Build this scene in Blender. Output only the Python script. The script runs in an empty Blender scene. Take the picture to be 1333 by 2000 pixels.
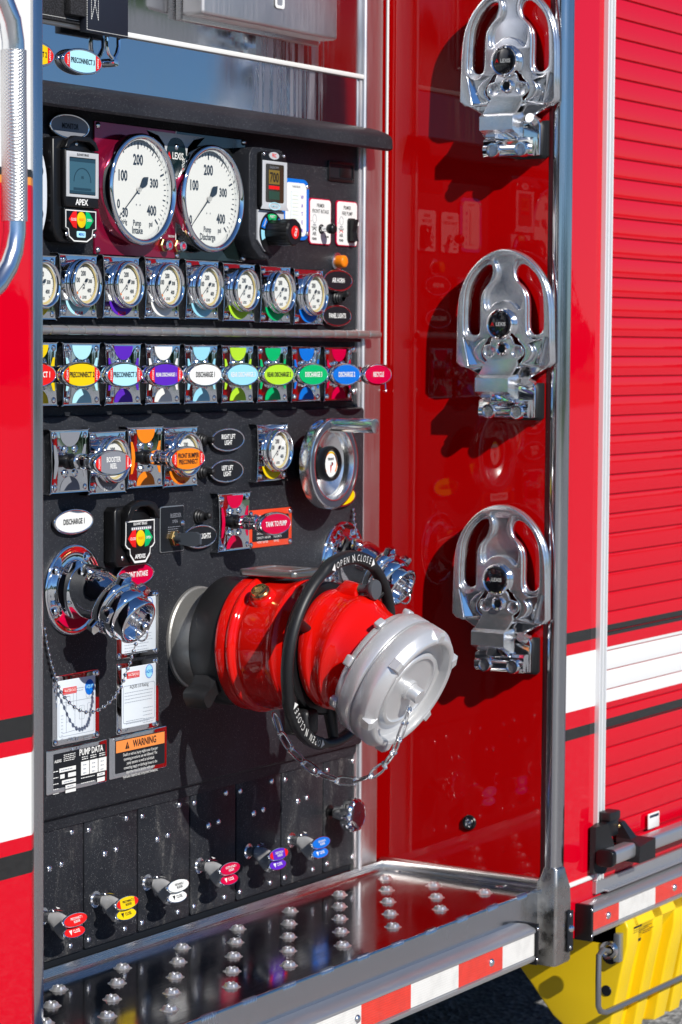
import bpy, bmesh, math, random
from mathutils import Matrix, Vector
random.seed(7)
PI = math.pi
SC = bpy.context.scene
COL = SC.collection
# ---------------------------------------------------------------- camera, world, sun, exposure
R0 = Vector((0.53508169, -0.84477285, 0.006813))      # camera right
R1 = Vector((-0.05186903, -0.04090128, -0.99781596))  # camera down
R2 = Vector((0.84320649, 0.53355967, -0.06570308))    # camera forward
CAM = Vector((-3.01776, -2.26193, 1.4)); FPX = 4891.0
cd = bpy.data.cameras.new('camera'); cam = bpy.data.objects.new('camera', cd); COL.objects.link(cam)
m = Matrix.Identity(4)
for i in range(3):
    m[i][0] = R0[i]; m[i][1] = -R1[i]; m[i][2] = -R2[i]; m[i][3] = CAM[i]
cam.matrix_world = m
cd.sensor_fit = 'VERTICAL'; cd.sensor_height = 36.0; cd.sensor_width = 24.0
cd.lens = FPX / 2000.0 * 36.0; cd.clip_start = 0.05; cd.clip_end = 2000
cd.dof.use_dof = True; cd.dof.focus_distance = 3.55; cd.dof.aperture_fstop = 9.0
SC.camera = cam
SUN = Vector((0.31, 0.78, -0.54)).normalized()         # direction the light travels
w = bpy.data.worlds.new("World"); SC.world = w; w.use_nodes = True
nt = w.node_tree; bg = nt.nodes['Background']
sky = nt.nodes.new('ShaderNodeTexSky'); sky.sky_type = 'NISHITA'; sky.sun_disc = False
sky.sun_elevation = math.asin(-SUN.z); sky.sun_rotation = math.atan2(-SUN.x, -SUN.y)
sky.air_density = 1.0; sky.dust_density = 0.0; sky.ozone_density = 9.0; sky.altitude = 1500
nt.links.new(sky.outputs[0], bg.inputs['Color']); bg.inputs['Strength'].default_value = 0.085
sl = bpy.data.lights.new('sun', 'SUN'); sl.energy = 4.8; sl.angle = math.radians(0.55); sl.color = (1.0, 0.965, 0.90)
so = bpy.data.objects.new('sun', sl); COL.objects.link(so)
so.rotation_euler = SUN.to_track_quat('-Z', 'Y').to_euler(); so.location = (-3, -6, 5)
SC.view_settings.view_transform = 'Standard'; SC.view_settings.look = 'None'
SC.view_settings.exposure = 0.0; SC.view_settings.gamma = 1.0
SC.cycles.max_bounces = 10; SC.cycles.glossy_bounces = 6; SC.cycles.transparent_max_bounces = 12
SC.cycles.caustics_reflective = False; SC.cycles.caustics_refractive = False

# ---------------------------------------------------------------- point on a real plane seen at a picture position
def at(u, v, y=0.0, ax=1):
    r = R0 * ((u - 666.5) / FPX) + R1 * ((v - 1000.0) / FPX) + R2
    return CAM + r * ((y - CAM[ax]) / r[ax])
XW = 0.6968      # recess side wall
YB = -0.345      # outer body plane on the right
YL = -0.225      # outer body plane on the left

# ---------------------------------------------------------------- materials
MATS = {}
def mat(name, base=(.5,.5,.5), rough=.5, metal=0., coat=0., bump=None, bdist=.0004, spec=.5, coatr=.03, aniso=0., emis=None, fn=None):
    if name in MATS: return MATS[name]
    M = bpy.data.materials.new(name); M.use_nodes = True; n = M.node_tree; p = n.nodes['Principled BSDF']
    p.inputs['Base Color'].default_value = (*base, 1); p.inputs['Roughness'].default_value = rough
    p.inputs['Metallic'].default_value = metal; p.inputs['Coat Weight'].default_value = coat
    p.inputs['Coat Roughness'].default_value = coatr; p.inputs['Specular IOR Level'].default_value = spec
    p.inputs['Anisotropic'].default_value = aniso
    tc = n.nodes.new('ShaderNodeTexCoord')
    if bump:
        sc, st = bump
        nz = n.nodes.new('ShaderNodeTexNoise'); nz.inputs['Scale'].default_value = sc; nz.inputs['Detail'].default_value = 4
        n.links.new(tc.outputs['Object'], nz.inputs['Vector'])
        b = n.nodes.new('ShaderNodeBump'); b.inputs['Strength'].default_value = st; b.inputs['Distance'].default_value = bdist
        n.links.new(nz.outputs['Fac'], b.inputs['Height']); n.links.new(b.outputs[0], p.inputs['Normal']); n.links.new(b.outputs[0], p.inputs['Coat Normal'])
    if emis:
        p.inputs['Emission Color'].default_value = (*emis[0], 1); p.inputs['Emission Strength'].default_value = emis[1]
    if fn: fn(n, p, tc)
    MATS[name] = M
    return M
def ramp(n, src, stops, interp='LINEAR'):
    r = n.nodes.new('ShaderNodeValToRGB'); r.color_ramp.interpolation = interp
    e = r.color_ramp.elements
    while len(e) < len(stops): e.new(0.5)
    for k, (p_, c) in enumerate(stops):
        e[k].position = p_; e[k].color = (*c, 1) if isinstance(c, tuple) else (c, c, c, 1)
    n.links.new(src, r.inputs[0]); return r
def wrinkle(n, p, tc):
    # black wrinkle powder coat with metallic flakes
    v = n.nodes.new('ShaderNodeTexVoronoi'); v.inputs['Scale'].default_value = 800
    n.links.new(tc.outputs['Object'], v.inputs['Vector'])
    d = ramp(n, v.outputs['Distance'], [(0.0, 1.0), (0.30, 1.0), (0.36, 0.0)])
    s = n.nodes.new('ShaderNodeSeparateColor'); n.links.new(v.outputs['Color'], s.inputs[0])
    g = ramp(n, s.outputs[0], [(0.0, 0.0), (0.86, 0.0), (1.0, .55)])
    mu = n.nodes.new('ShaderNodeMath'); mu.operation = 'MULTIPLY'
    n.links.new(d.outputs[0], mu.inputs[0]); n.links.new(g.outputs[0], mu.inputs[1])
    mx = n.nodes.new('ShaderNodeMix'); mx.data_type = 'RGBA'
    nz = n.nodes.new('ShaderNodeTexNoise'); nz.inputs['Scale'].default_value = 7; nz.inputs['Detail'].default_value = 5
    n.links.new(tc.outputs['Object'], nz.inputs['Vector'])
    dust = ramp(n, nz.outputs['Fac'], [(0.35, (.014,.0152,.0195)), (0.75, (.028,.030,.036))])
    n.links.new(mu.outputs[0], mx.inputs[0]); n.links.new(dust.outputs[0], mx.inputs[6]); mx.inputs[7].default_value = (.5,.5,.52,1)
    n.links.new(mx.outputs[2], p.inputs['Base Color'])
    n2 = n.nodes.new('ShaderNodeTexNoise'); n2.inputs['Scale'].default_value = 480; n2.inputs['Detail'].default_value = 3
    n.links.new(tc.outputs['Object'], n2.inputs['Vector'])
    b = n.nodes.new('ShaderNodeBump'); b.inputs['Strength'].default_value = .55; b.inputs['Distance'].default_value = .0009
    n.links.new(n2.outputs['Fac'], b.inputs['Height']); n.links.new(b.outputs[0], p.inputs['Normal'])
def steelfn(scale=(3, 3, 260), lo=.14, hi=.34, patch=False):
    def f(n, p, tc):
        mp = n.nodes.new('ShaderNodeMapping'); mp.inputs['Scale'].default_value = scale
        n.links.new(tc.outputs['Object'], mp.inputs['Vector'])
        nz = n.nodes.new('ShaderNodeTexNoise'); nz.inputs['Scale'].default_value = 3; nz.inputs['Detail'].default_value = 6
        n.links.new(mp.outputs[0], nz.inputs['Vector'])
        r = ramp(n, nz.outputs['Fac'], [(0.3, lo), (0.75, hi)])
        big = n.nodes.new('ShaderNodeTexNoise'); big.inputs['Scale'].default_value = 5; big.inputs['Detail'].default_value = 4
        n.links.new(tc.outputs['Object'], big.inputs['Vector'])
        br = ramp(n, big.outputs['Fac'], [(0.4, 0.0), (0.8, .16)])
        ad = n.nodes.new('ShaderNodeMath'); ad.operation = 'ADD'
        n.links.new(r.outputs[0], ad.inputs[0]); n.links.new(br.outputs[0], ad.inputs[1])
        n.links.new(ad.outputs[0], p.inputs['Roughness'])
        b = n.nodes.new('ShaderNodeBump'); b.inputs['Strength'].default_value = .05; b.inputs['Distance'].default_value = .0004
        n.links.new(nz.outputs['Fac'], b.inputs['Height']); n.links.new(b.outputs[0], p.inputs['Normal'])
    return f
def castfn(lo, hi, sc=900):
    def f(n, p, tc):
        nz = n.nodes.new('ShaderNodeTexNoise'); nz.inputs['Scale'].default_value = 60; nz.inputs['Detail'].default_value = 6
        n.links.new(tc.outputs['Object'], nz.inputs['Vector'])
        r = ramp(n, nz.outputs['Fac'], [(0.3, lo), (0.7, hi)]); n.links.new(r.outputs[0], p.inputs['Roughness'])
        v = n.nodes.new('ShaderNodeTexVoronoi'); v.inputs['Scale'].default_value = sc
        n.links.new(tc.outputs['Object'], v.inputs['Vector'])
        b = n.nodes.new('ShaderNodeBump'); b.inputs['Strength'].default_value = .22; b.inputs['Distance'].default_value = .0003
        n.links.new(v.outputs['Distance'], b.inputs['Height']); n.links.new(b.outputs[0], p.inputs['Normal'])
    return f
black = mat('black_wrinkle_coat', (.010,.010,.012), .5, spec=.22, fn=wrinkle)
def scuffed(n, p, tc):
    wrinkle(n, p, tc)
    src = p.inputs['Base Color'].links[0].from_socket
    a = n.nodes.new('ShaderNodeTexNoise'); a.inputs['Scale'].default_value = 11; a.inputs['Detail'].default_value = 8; a.inputs['Distortion'].default_value = 1.5
    mp = n.nodes.new('ShaderNodeMapping'); mp.inputs['Scale'].default_value = (2.2, 1, .8); mp.inputs['Rotation'].default_value = (0, .5, 0)
    n.links.new(tc.outputs['Object'], mp.inputs[0]); n.links.new(mp.outputs[0], a.inputs['Vector'])
    r = ramp(n, a.outputs['Fac'], [(.50, 0.), (.62, .22), (.72, .85)])
    f = n.nodes.new('ShaderNodeTexNoise'); f.inputs['Scale'].default_value = 420; n.links.new(tc.outputs['Object'], f.inputs['Vector'])
    fr = ramp(n, f.outputs['Fac'], [(.42, .1), (.62, 1.)])
    mu = n.nodes.new('ShaderNodeMath'); mu.operation = 'MULTIPLY'; n.links.new(r.outputs[0], mu.inputs[0]); n.links.new(fr.outputs[0], mu.inputs[1])
    mx = n.nodes.new('ShaderNodeMix'); mx.data_type = 'RGBA'; n.links.new(mu.outputs[0], mx.inputs[0]); n.links.new(src, mx.inputs[6]); mx.inputs[7].default_value = (.14,.135,.13,1)
    n.links.new(mx.outputs[2], p.inputs['Base Color'])
blacks = mat('scuffed_black_coat', (.010,.010,.012), .42, spec=.16, fn=scuffed)
chrome = mat('chrome', (.88,.89,.90), .045, 1.0, bump=(35, .06), bdist=.001)
chromer = mat('worn_chrome', (.86,.86,.87), .19, 1.0, bump=(150, .15))
satin = mat('satin_polished_aluminium', (.90,.90,.89), .16, 1.0, fn=steelfn((3,3,3), .10, .20))
castd = mat('bead_blasted_casting', (.72,.72,.73), .38, .55, fn=castfn(.30, .48))
castm = mat('cast_chrome', (.78,.79,.81), .3, .88, fn=castfn(.10, .26))
steel = mat('brushed_steel', (.68,.67,.66), .2, 1.0, fn=steelfn())
steelv = mat('brushed_steel_upright', (.72,.70,.70), .2, 1.0, fn=steelfn((260, 3, 3), .30, .48))
def caustic_haze(n, p, tc):  # mirror steel; streaks of reflected light put into the roughness as a hazy patch
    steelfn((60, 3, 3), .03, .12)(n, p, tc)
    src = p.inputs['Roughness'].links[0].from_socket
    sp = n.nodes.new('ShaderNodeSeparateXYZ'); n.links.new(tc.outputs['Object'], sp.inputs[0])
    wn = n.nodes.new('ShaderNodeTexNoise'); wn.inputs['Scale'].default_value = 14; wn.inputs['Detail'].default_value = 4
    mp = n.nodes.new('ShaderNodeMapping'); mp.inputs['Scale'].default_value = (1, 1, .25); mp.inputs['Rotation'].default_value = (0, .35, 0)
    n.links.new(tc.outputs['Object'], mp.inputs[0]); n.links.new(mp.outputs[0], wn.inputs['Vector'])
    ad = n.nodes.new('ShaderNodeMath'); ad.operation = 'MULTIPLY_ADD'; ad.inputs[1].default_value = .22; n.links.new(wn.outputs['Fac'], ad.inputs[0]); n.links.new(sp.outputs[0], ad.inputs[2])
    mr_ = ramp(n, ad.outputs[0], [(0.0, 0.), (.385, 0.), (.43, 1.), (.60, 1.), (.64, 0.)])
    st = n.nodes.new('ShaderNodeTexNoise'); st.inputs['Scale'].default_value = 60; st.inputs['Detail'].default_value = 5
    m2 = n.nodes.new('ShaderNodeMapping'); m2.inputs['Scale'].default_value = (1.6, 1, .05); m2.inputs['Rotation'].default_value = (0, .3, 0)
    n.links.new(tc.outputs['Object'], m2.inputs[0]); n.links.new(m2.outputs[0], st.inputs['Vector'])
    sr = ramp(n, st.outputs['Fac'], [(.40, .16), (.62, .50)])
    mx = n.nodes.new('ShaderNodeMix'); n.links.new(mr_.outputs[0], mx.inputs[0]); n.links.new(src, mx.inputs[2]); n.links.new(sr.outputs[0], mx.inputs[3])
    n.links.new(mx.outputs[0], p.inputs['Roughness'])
steelm = mat('mirror_steel', (.64,.65,.67), .1, 1.0, fn=caustic_haze)
alu = mat('anodised_aluminium', (.62,.63,.65), .38, .85, bump=(300, .1))
silver = mat('silver_casting', (.74,.74,.74), .30, .55, bump=(500, .35), bdist=.0005)
zinc = mat('zinc_plated', (.82,.83,.84), .26, 1.0)
iron = mat('dull_cast_metal', (.36,.35,.33), .42, .6, bump=(260, .5), bdist=.0008)
brass = mat('brass', (.62,.42,.17), .22, 1.0)
red = mat('red_paint', (.63,.0003,.013), .5, 0., spec=0., coat=.85, bump=(9,.10), bdist=.0015, coatr=.015)
redw = mat('red_wall_paint', (.56,.001,.002), .5, 0., spec=0., coat=.8, coatr=.012, bump=(9,.06), bdist=.0012)
redv = mat('red_valve_paint', (.70,.006,.003), .5, 0., spec=0., coat=1.0, coatr=.06, bump=(25, .12), bdist=.003)
blk = mat('black_plastic', (.007,.007,.008), .32, spec=.35)
rub = mat('black_rubber', (.010,.010,.011), .45, bump=(220, .2))
scr = mat('dark_screen', (.02,.05,.07), .08, coat=1.)
white = mat('white_print', (.80,.80,.78), .35, spec=.2)
blackp = mat('black_print', (.012,.014,.018), .4, spec=.2)
redp = mat('red_print', (.72,.012,.012), .3, spec=.2)
yellowp = mat('yellow_print', (.80,.56,.004), .3, spec=.2)
purplep = mat('purple_print', (.10,.02,.46), .3, spec=.2)
cyanp = mat('pale_blue_print', (.42,.76,.86), .3, spec=.2)
tealp = mat('sky_blue_print', (.30,.66,.82), .3, spec=.2)
limep = mat('lime_print', (.42,.70,.03), .3, spec=.2)
greenp = mat('green_print', (.0,.42,.13), .3, spec=.2)
bluep = mat('blue_print', (.004,.15,.62), .3, spec=.2)
orangep = mat('orange_print', (.85,.22,.01), .3, spec=.2)
greyp = mat('grey_print', (.22,.23,.26), .35, spec=.2)
crimp = mat('crimson_print', (.58,.0,.045), .3, spec=.2)
dial = mat('dial_white', (.84,.85,.82), .4, spec=.2)
nav = mat('navy_print', (.02,.035,.06), .4, spec=.2)

def glassfn(M):
    n = M.node_tree; n.nodes.clear()
    o = n.nodes.new('ShaderNodeOutputMaterial'); mx = n.nodes.new('ShaderNodeMixShader')
    t = n.nodes.new('ShaderNodeBsdfTransparent'); g = n.nodes.new('ShaderNodeBsdfGlossy'); g.inputs['Roughness'].default_value = 0.0
    f = n.nodes.new('ShaderNodeFresnel'); f.inputs[0].default_value = 1.45
    n.links.new(f.outputs[0], mx.inputs[0]); n.links.new(t.outputs[0], mx.inputs[1]); n.links.new(g.outputs[0], mx.inputs[2]); n.links.new(mx.outputs[0], o.inputs[0])
glass = bpy.data.materials.new('clear_pane'); glass.use_nodes = True; glassfn(glass)

# ---------------------------------------------------------------- mesh builder
def frot(): return Matrix.Rotation(PI/2, 4, 'X')       # (x,y,z) -> (x,-z,y): a flat XY drawing stands up facing -Y
class MB:
    def __init__(s): s.bm = bmesh.new(); s.M = Matrix.Identity(4); s.mats = []
    def mi(s, mt):
        if mt not in s.mats: s.mats.append(mt)
        return s.mats.index(mt)
    def app(s, b2, mt, M=None):
        k = s.mi(mt)
        for f in b2.faces: f.material_index = k; f.smooth = True
        b2.transform(s.M @ (M if M else Matrix.Identity(4)))
        me = bpy.data.meshes.new('tmp'); b2.to_mesh(me); b2.free(); s.bm.from_mesh(me); bpy.data.meshes.remove(me)
        return s
    def addmesh(s, me, mt, M=None):
        b2 = bmesh.new(); b2.from_mesh(me); return s.app(b2, mt, M)
    def box(s, x0, x1, y0, y1, z0, z1, mt, bev=0., seg=2, M=None):
        b = bmesh.new(); bmesh.ops.create_cube(b, size=1)
        for v in b.verts: v.co = Vector(((x0+x1)/2+v.co.x*(x1-x0), (y0+y1)/2+v.co.y*(y1-y0), (z0+z1)/2+v.co.z*(z1-z0)))
        if bev: bmesh.ops.bevel(b, geom=b.edges[:], offset=bev, segments=seg, affect='EDGES', profile=.5)
        return s.app(b, mt, M)
    def lathe(s, prof, mt, seg=40, sx=1., sz=1., M=None):
        # profile (r, y); axis Y
        b = bmesh.new(); rings = []
        for r, y in prof:
            if r < 1e-7: rings.append([b.verts.new((0, y, 0))])
            else: rings.append([b.verts.new((r*sx*math.cos(2*PI*k/seg), y, r*sz*math.sin(2*PI*k/seg))) for k in range(seg)])
        for a, c in zip(rings, rings[1:]):
            for k in range(seg):
                k2 = (k+1) % seg
                q = [a[k % len(a)], a[k2 % len(a)], c[k2 % len(c)], c[k % len(c)]]
                u = []
                for v in q:
                    if v not in u: u.append(v)
                if len(u) > 2:
                    try: b.faces.new(u)
                    except ValueError: pass
        bmesh.ops.recalc_face_normals(b, faces=b.faces[:])
        return s.app(b, mt, M)
    def tube(s, pts, rad, mt, seg=12, closed=False, M=None, flat=1.):
        pts = [Vector(p) for p in pts]; n = len(pts); b = bmesh.new(); rings = []
        up = Vector((0.123, .2, .97)).normalized()
        for i in range(n):
            if closed: d = (pts[(i+1) % n]-pts[i-1])
            else: d = pts[min(i+1, n-1)]-pts[max(i-1, 0)]
            d.normalize()
            if i == 0:
                sd = d.cross(up)
                if sd.length < .1: sd = d.cross(Vector((1, 0, 0)))
                sd.normalize()
            else: sd = (sd - d*sd.dot(d)).normalized()
            t = d.cross(sd); r = rad[i] if isinstance(rad, (list, tuple)) else rad
            rings.append([b.verts.new(pts[i]+sd*r*math.cos(2*PI*k/seg)+t*r*flat*math.sin(2*PI*k/seg)) for k in range(seg)])
        m_ = n if closed else n-1
        for i in range(m_):
            a, c = rings[i], rings[(i+1) % n]
            off = 0
            if closed and i == n-1:
                off = min(range(seg), key=lambda o: (a[0].co-c[o].co).length)
            for k in range(seg): b.faces.new((a[k], a[(k+1) % seg], c[(k+1+off) % seg], c[(k+off) % seg]))
        if not closed: b.faces.new(rings[0][::-1]); b.faces.new(rings[-1])
        bmesh.ops.recalc_face_normals(b, faces=b.faces[:])
        return s.app(b, mt, M)
    def poly(s, loops, y0, y1, mt, bev=0., bseg=2, M=None):
        # flat outlines (x,z), first outer then holes, solid from y0 (back) to y1 (front, smaller y)
        me = plate_mesh(loops, abs(y0-y1)/2, bev, bseg)
        s.addmesh(me, mt, (M if M else Matrix.Identity(4)) @ Matrix.Translation((0, (y0+y1)/2, 0)) @ frot())
        bpy.data.meshes.remove(me); return s
    def sheet(s, pts, y, mt, M=None):
        b = bmesh.new(); f = b.faces.new([b.verts.new((p[0], y, p[1])) for p in pts]); 
        bmesh.ops.triangulate(b, faces=b.faces[:])
        f = b.faces[:]; 
        for g in f:
            g.normal_update()
            if g.normal.y > 0: g.normal_flip()
        return s.app(b, mt, M)
    def quadf(s, P, mt):
        b = bmesh.new(); b.faces.new([b.verts.new(p) for p in P]); return s.app(b, mt)
    def loft(s, rings, mt, cap=True, closed=True, M=None):
        b = bmesh.new(); rr = [[b.verts.new(p) for p in r] for r in rings]; n = len(rr[0])
        for a, c in zip(rr, rr[1:]):
            for k in range(n if closed else n-1): b.faces.new((a[k], a[(k+1) % n], c[(k+1) % n], c[k]))
        if cap: b.faces.new(rr[0][::-1]); b.faces.new(rr[-1])
        bmesh.ops.recalc_face_normals(b, faces=b.faces[:])
        return s.app(b, mt, M)
    def text(s, t, x, z, h, y, mt, bold=.0, sx=.82, M=None, rot=0., align='CENTER', sz=1.):
        me = text_mesh(t, bold, align)
        T = Matrix.Translation((x, y, z)) @ frot() @ Matrix.Rotation(rot, 4, 'Z') @ Matrix.Diagonal((h*sx, h*sz, 1, 1))
        b2 = bmesh.new(); b2.from_mesh(me)
        return s.app(b2, mt, (M @ T) if M else T)
    def build(s, name, parent=None, loc=None, angle=35, label=None, kind=None):
        me = bpy.data.meshes.new(name); s.bm.to_mesh(me); s.bm.free()
        for x in s.mats: me.materials.append(x)
        me.set_sharp_from_angle(angle=math.radians(angle))
        o = bpy.data.objects.new(name, me); COL.objects.link(o)
        if parent: o.parent = parent
        if loc is not None: o.location = loc
        if label: o['label'] = label
        if kind: o['kind'] = kind
        return o
def plate_mesh(loops, half, bev=0., bseg=2):
    cu = bpy.data.curves.new('c', 'CURVE'); cu.dimensions = '2D'; cu.fill_mode = 'BOTH'
    cu.extrude = max(half-bev, 0.); cu.bevel_depth = bev; cu.bevel_resolution = bseg; cu.offset = -bev
    for L in loops:
        sp = cu.splines.new('POLY'); sp.points.add(len(L)-1); sp.use_cyclic_u = True
        for q, p in zip(sp.points, L): q.co = (p[0], p[1], 0, 1)
    ob = bpy.data.objects.new('c', cu); me = bpy.data.meshes.new_from_object(ob)
    bpy.data.objects.remove(ob); bpy.data.curves.remove(cu)
    b = bmesh.new(); b.from_mesh(me); bmesh.ops.remove_doubles(b, verts=b.verts[:], dist=2e-6); b.to_mesh(me); b.free()
    return me
TX = {}
def text_mesh(t, bold=0., align='CENTER'):
    k = (t, bold, align)
    if k in TX: return TX[k]
    cu = bpy.data.curves.new('t', 'FONT'); cu.body = t; cu.align_x = align; cu.align_y = 'CENTER'; cu.size = 1.36; cu.resolution_u = 2
    cu.offset = bold; cu.fill_mode = 'FRONT'
    ob = bpy.data.objects.new('t', cu); me = bpy.data.meshes.new_from_object(ob)
    bpy.data.objects.remove(ob); bpy.data.curves.remove(cu); TX[k] = me
    return me
def clear(o):
    return o
def thing(name, label, cat, loc=(0, 0, 0), group=None, rotz=0., rot=None):
    o = bpy.data.objects.new(name, None); COL.objects.link(o); o.location = loc
    o.rotation_euler = rot if rot else (0, 0, rotz); o.empty_display_size = .01
    o['label'] = label; o['category'] = cat
    if group: o['group'] = group
    return o
def tag(o, label=None, cat=None, group=None, kind=None):
    if label: o['label'] = label
    if cat: o['category'] = cat
    if group: o['group'] = group
    if kind: o['kind'] = kind
    return o
def cp(o, parent, loc=None, rot=None):
    c = o.copy(); COL.objects.link(c); c.parent = parent
    if loc is not None: c.location = loc
    if rot is not None: c.rotation_euler = rot
    return c
def el(a, b, n=36, cx=0., cz=0., t0=0., t1=2*PI):
    if abs(t1-t0-2*PI) < 1e-6: return [(cx+a*math.cos(2*PI*k/n), cz+b*math.sin(2*PI*k/n)) for k in range(n)]
    return [(cx+a*math.cos(t0+(t1-t0)*k/n), cz+b*math.sin(t0+(t1-t0)*k/n)) for k in range(n+1)]
def rr(w, h, r, n=5, cx=0., cz=0.):
    o = []
    for (sx, sz, t) in ((1, 1, 0), (-1, 1, PI/2), (-1, -1, PI), (1, -1, 3*PI/2)):
        for k in range(n+1): o.append((cx+sx*(w/2-r)+r*math.cos(t+PI/2*k/n), cz+sz*(h/2-r)+r*math.sin(t+PI/2*k/n)))
    return o
def smooth(pts, n=5):
    o = []; N = len(pts)
    for i in range(N):
        p0, p1, p2, p3 = (Vector(pts[(i+k-1) % N]) for k in range(4))
        for j in range(n):
            t = j/n
            v = .5*((2*p1)+(-p0+p2)*t+(2*p0-5*p1+4*p2-p3)*t*t+(-p0+3*p1-3*p2+p3)*t**3); o.append((v.x, v.y))
    return o
def dome(r, h, n=5): return [(r, 0)]+[(r*math.cos(PI/2*k/n), -h*math.sin(PI/2*k/n)) for k in range(1, n)]+[(0, -h)]
_riv = {}
def rivet(parent, x, y, z, r=.0055, h=.0035, name='rivet', mt=None, hex_=False):
    mt = mt or chromer; key = (name, r, h, mt.name, hex_)
    if key in _riv: return cp(_riv[key], parent, (x, y, z))
    b = MB().lathe(dome(r, h, 4), mt, 12)
    if hex_: b.lathe([(r*.42, -h*.98), (r*.4, -h*1.02), (0, -h*.9)], blkm, 6)
    o = b.build(name, parent, (x, y, z), angle=50); _riv[key] = o; return o
blkm = blk
# ================================================================ SETTING
def asph(n, p, tc):
    v = n.nodes.new('ShaderNodeTexVoronoi'); v.inputs['Scale'].default_value = 95
    n.links.new(tc.outputs['Object'], v.inputs['Vector'])
    s = n.nodes.new('ShaderNodeSeparateColor'); n.links.new(v.outputs['Color'], s.inputs[0])
    r = ramp(n, s.outputs[0], [(0, (.15,.15,.15)), (.5, (.28,.28,.275)), (1, (.52,.51,.50))])
    n.links.new(r.outputs[0], p.inputs['Base Color'])
    b = n.nodes.new('ShaderNodeBump'); b.inputs['Strength'].default_value = .8; b.inputs['Distance'].default_value = .004
    n.links.new(v.outputs['Distance'], b.inputs['Height']); n.links.new(b.outputs[0], p.inputs['Normal'])
asphalt = mat('worn_asphalt', (.2,.2,.2), .85, fn=asph)
g = MB(); S = 900
g.quadf([(-S,-S,0),(S,-S,0),(S,S,0),(-S,S,0)], asphalt)
tag(g.build('ground'), 'sunlit worn grey asphalt under the truck', None, kind='structure')
grass = mat('grass_verge', (.05,.10,.02), .9, bump=(3, .5))
g = MB(); g.quadf([(-S,-S,.01),(S,-S,.01),(S,-26,.01),(-S,-26,.01)], grass)
tag(g.build('grass_verge'), 'green grass verge beyond the asphalt', None, kind='structure')
leaf = mat('far_foliage', (.035,.07,.018), .9)
g = MB()
for k in range(110):
    x = -95+k*2.0+random.uniform(-1, 1); y = -62+random.uniform(-7, 7); h = random.choice([3.6, 4.6, 5.4, 6.4, 8.2])*random.uniform(.8, 1.1)
    b = bmesh.new(); bmesh.ops.create_icosphere(b, subdivisions=2, radius=1)
    con = random.random() < .3
    for v_ in b.verts:
        t = (v_.co.z+1)/2; q = random.uniform(.75, 1.2)
        wd = (1-t)*1.25+.05 if con else .9
        v_.co = Vector((v_.co.x*q*2.0*wd, v_.co.y*q*2.0*wd, h*t*random.uniform(.92, 1.08)))
    g.app(b, leaf, Matrix.Translation((x, y, 0)))
tag(g.build('distant_treeline'), 'far treeline across the lot, seen only mirrored in the paint', None, kind='stuff')

YG0 = at(1064, 1000, XW, 0).y; YG1 = at(1073, 1000, XW, 0).y; YF = at(1092, 1000, XW, 0).y-.003; YB = YF+.018
XE = -0.66  # left end of everything inside the recess
# ---- red recess wall
t = thing('recess_wall', 'glossy red recess side wall carrying the three hydrant wrenches', 'wall', (XW, 0, .47))
b = MB(); b.box(0, .022, YG0+.0002, .05, .0, 1.9, redw); b.build('wall_panel', t)
b = MB(); b.box(-.10, .0, .036, .05, .0, 1.9, redw); b.build('corner_flange', t)
b = MB(); b.tube([(-.009, -.005, z) for z in (.90, 1.0, 1.4, 1.9)], .0026, white, 8)
b.tube([(-.009, -.006, .905), (-.009, -.006, .86), (-.0105, -.009, .852), (-.018, -.006, .856)], .0013, chrome, 6); b.build('sealed_rod', t)
b = MB(); b.box(-.0005, .022, YG1+.0002, YG0, .0, 1.9, mat('dark_red_edge',(.05,.001,.003),.4), .001); b.build('edge_gasket', t)
b = MB(); b.loft([[(0,0,0),(-.012,0,0),(-.013,0,.006),(-.010,0,.014),(-.004,0,.019),(0,0,.020)], [(x, -.315, z) for x, _, z in [(0,0,0),(-.012,0,0),(-.013,0,.006),(-.010,0,.014),(-.004,0,.019),(0,0,.020)]]], steel)
b.build('bottom_moulding', t, loc=(-.0008, 0, .0185))
p = at(918, 1606, XW, 0)
s = MB(); s.lathe([(.013,0),(.013,-.002),(.0115,-.004),(.008,-.0045),(.008,-.003)], blk, 28); s.lathe([(.0085,-.003),(.008,-.0052),(.006,-.0056),(.0055,-.004),(.0045,-.004),(.004,-.007),(0,-.0085)], chrome, 24)
o = s.build('snap_stud', None); o.location = p; o.rotation_euler = (0, 0, -PI/2)
tag(o, 'small round chrome stud in a black ring low on the red wall', 'stud')

# ---- steel stile
t = thing('steel_door_frame', 'upright brushed stainless stile between black panels and red wall', 'frame', (.60, 0, .5))
b = MB(); b.box(.0, .0750, -.004, .02, .0, 1.8, steelv, .0015); b.build('stile_face', t)
b = MB(); b.tube([(.0125, -.0055, z) for z in (.0, .6, 1.2, 1.8)], .0062, steelv, 16); b.build('rolled_edge', t)
# ---- upper stainless panel
t = thing('upper_steel_panel', 'blue reflecting stainless panel above the black hood', 'panel', (0, 0, 1.74))
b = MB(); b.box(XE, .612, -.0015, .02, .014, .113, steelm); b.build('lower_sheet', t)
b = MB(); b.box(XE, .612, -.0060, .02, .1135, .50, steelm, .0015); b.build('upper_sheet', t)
b = MB(); b.box(XE, .613, -.0085, .004, .1115, .1195, white, .002); b.build('sealant_bead', t)
for (u, v) in ((367, 33), (500, 58), (622, 82)): q = at(u, v, -.007); rivet(t, q.x, -.006, q.z-1.74, .006, .005, 'bolt')
for (u, v) in ((157, 177), (583, 238)): q = at(u, v, -.004); rivet(t, q.x, -.0015, q.z-1.74, .005, .004, 'bolt')
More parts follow.
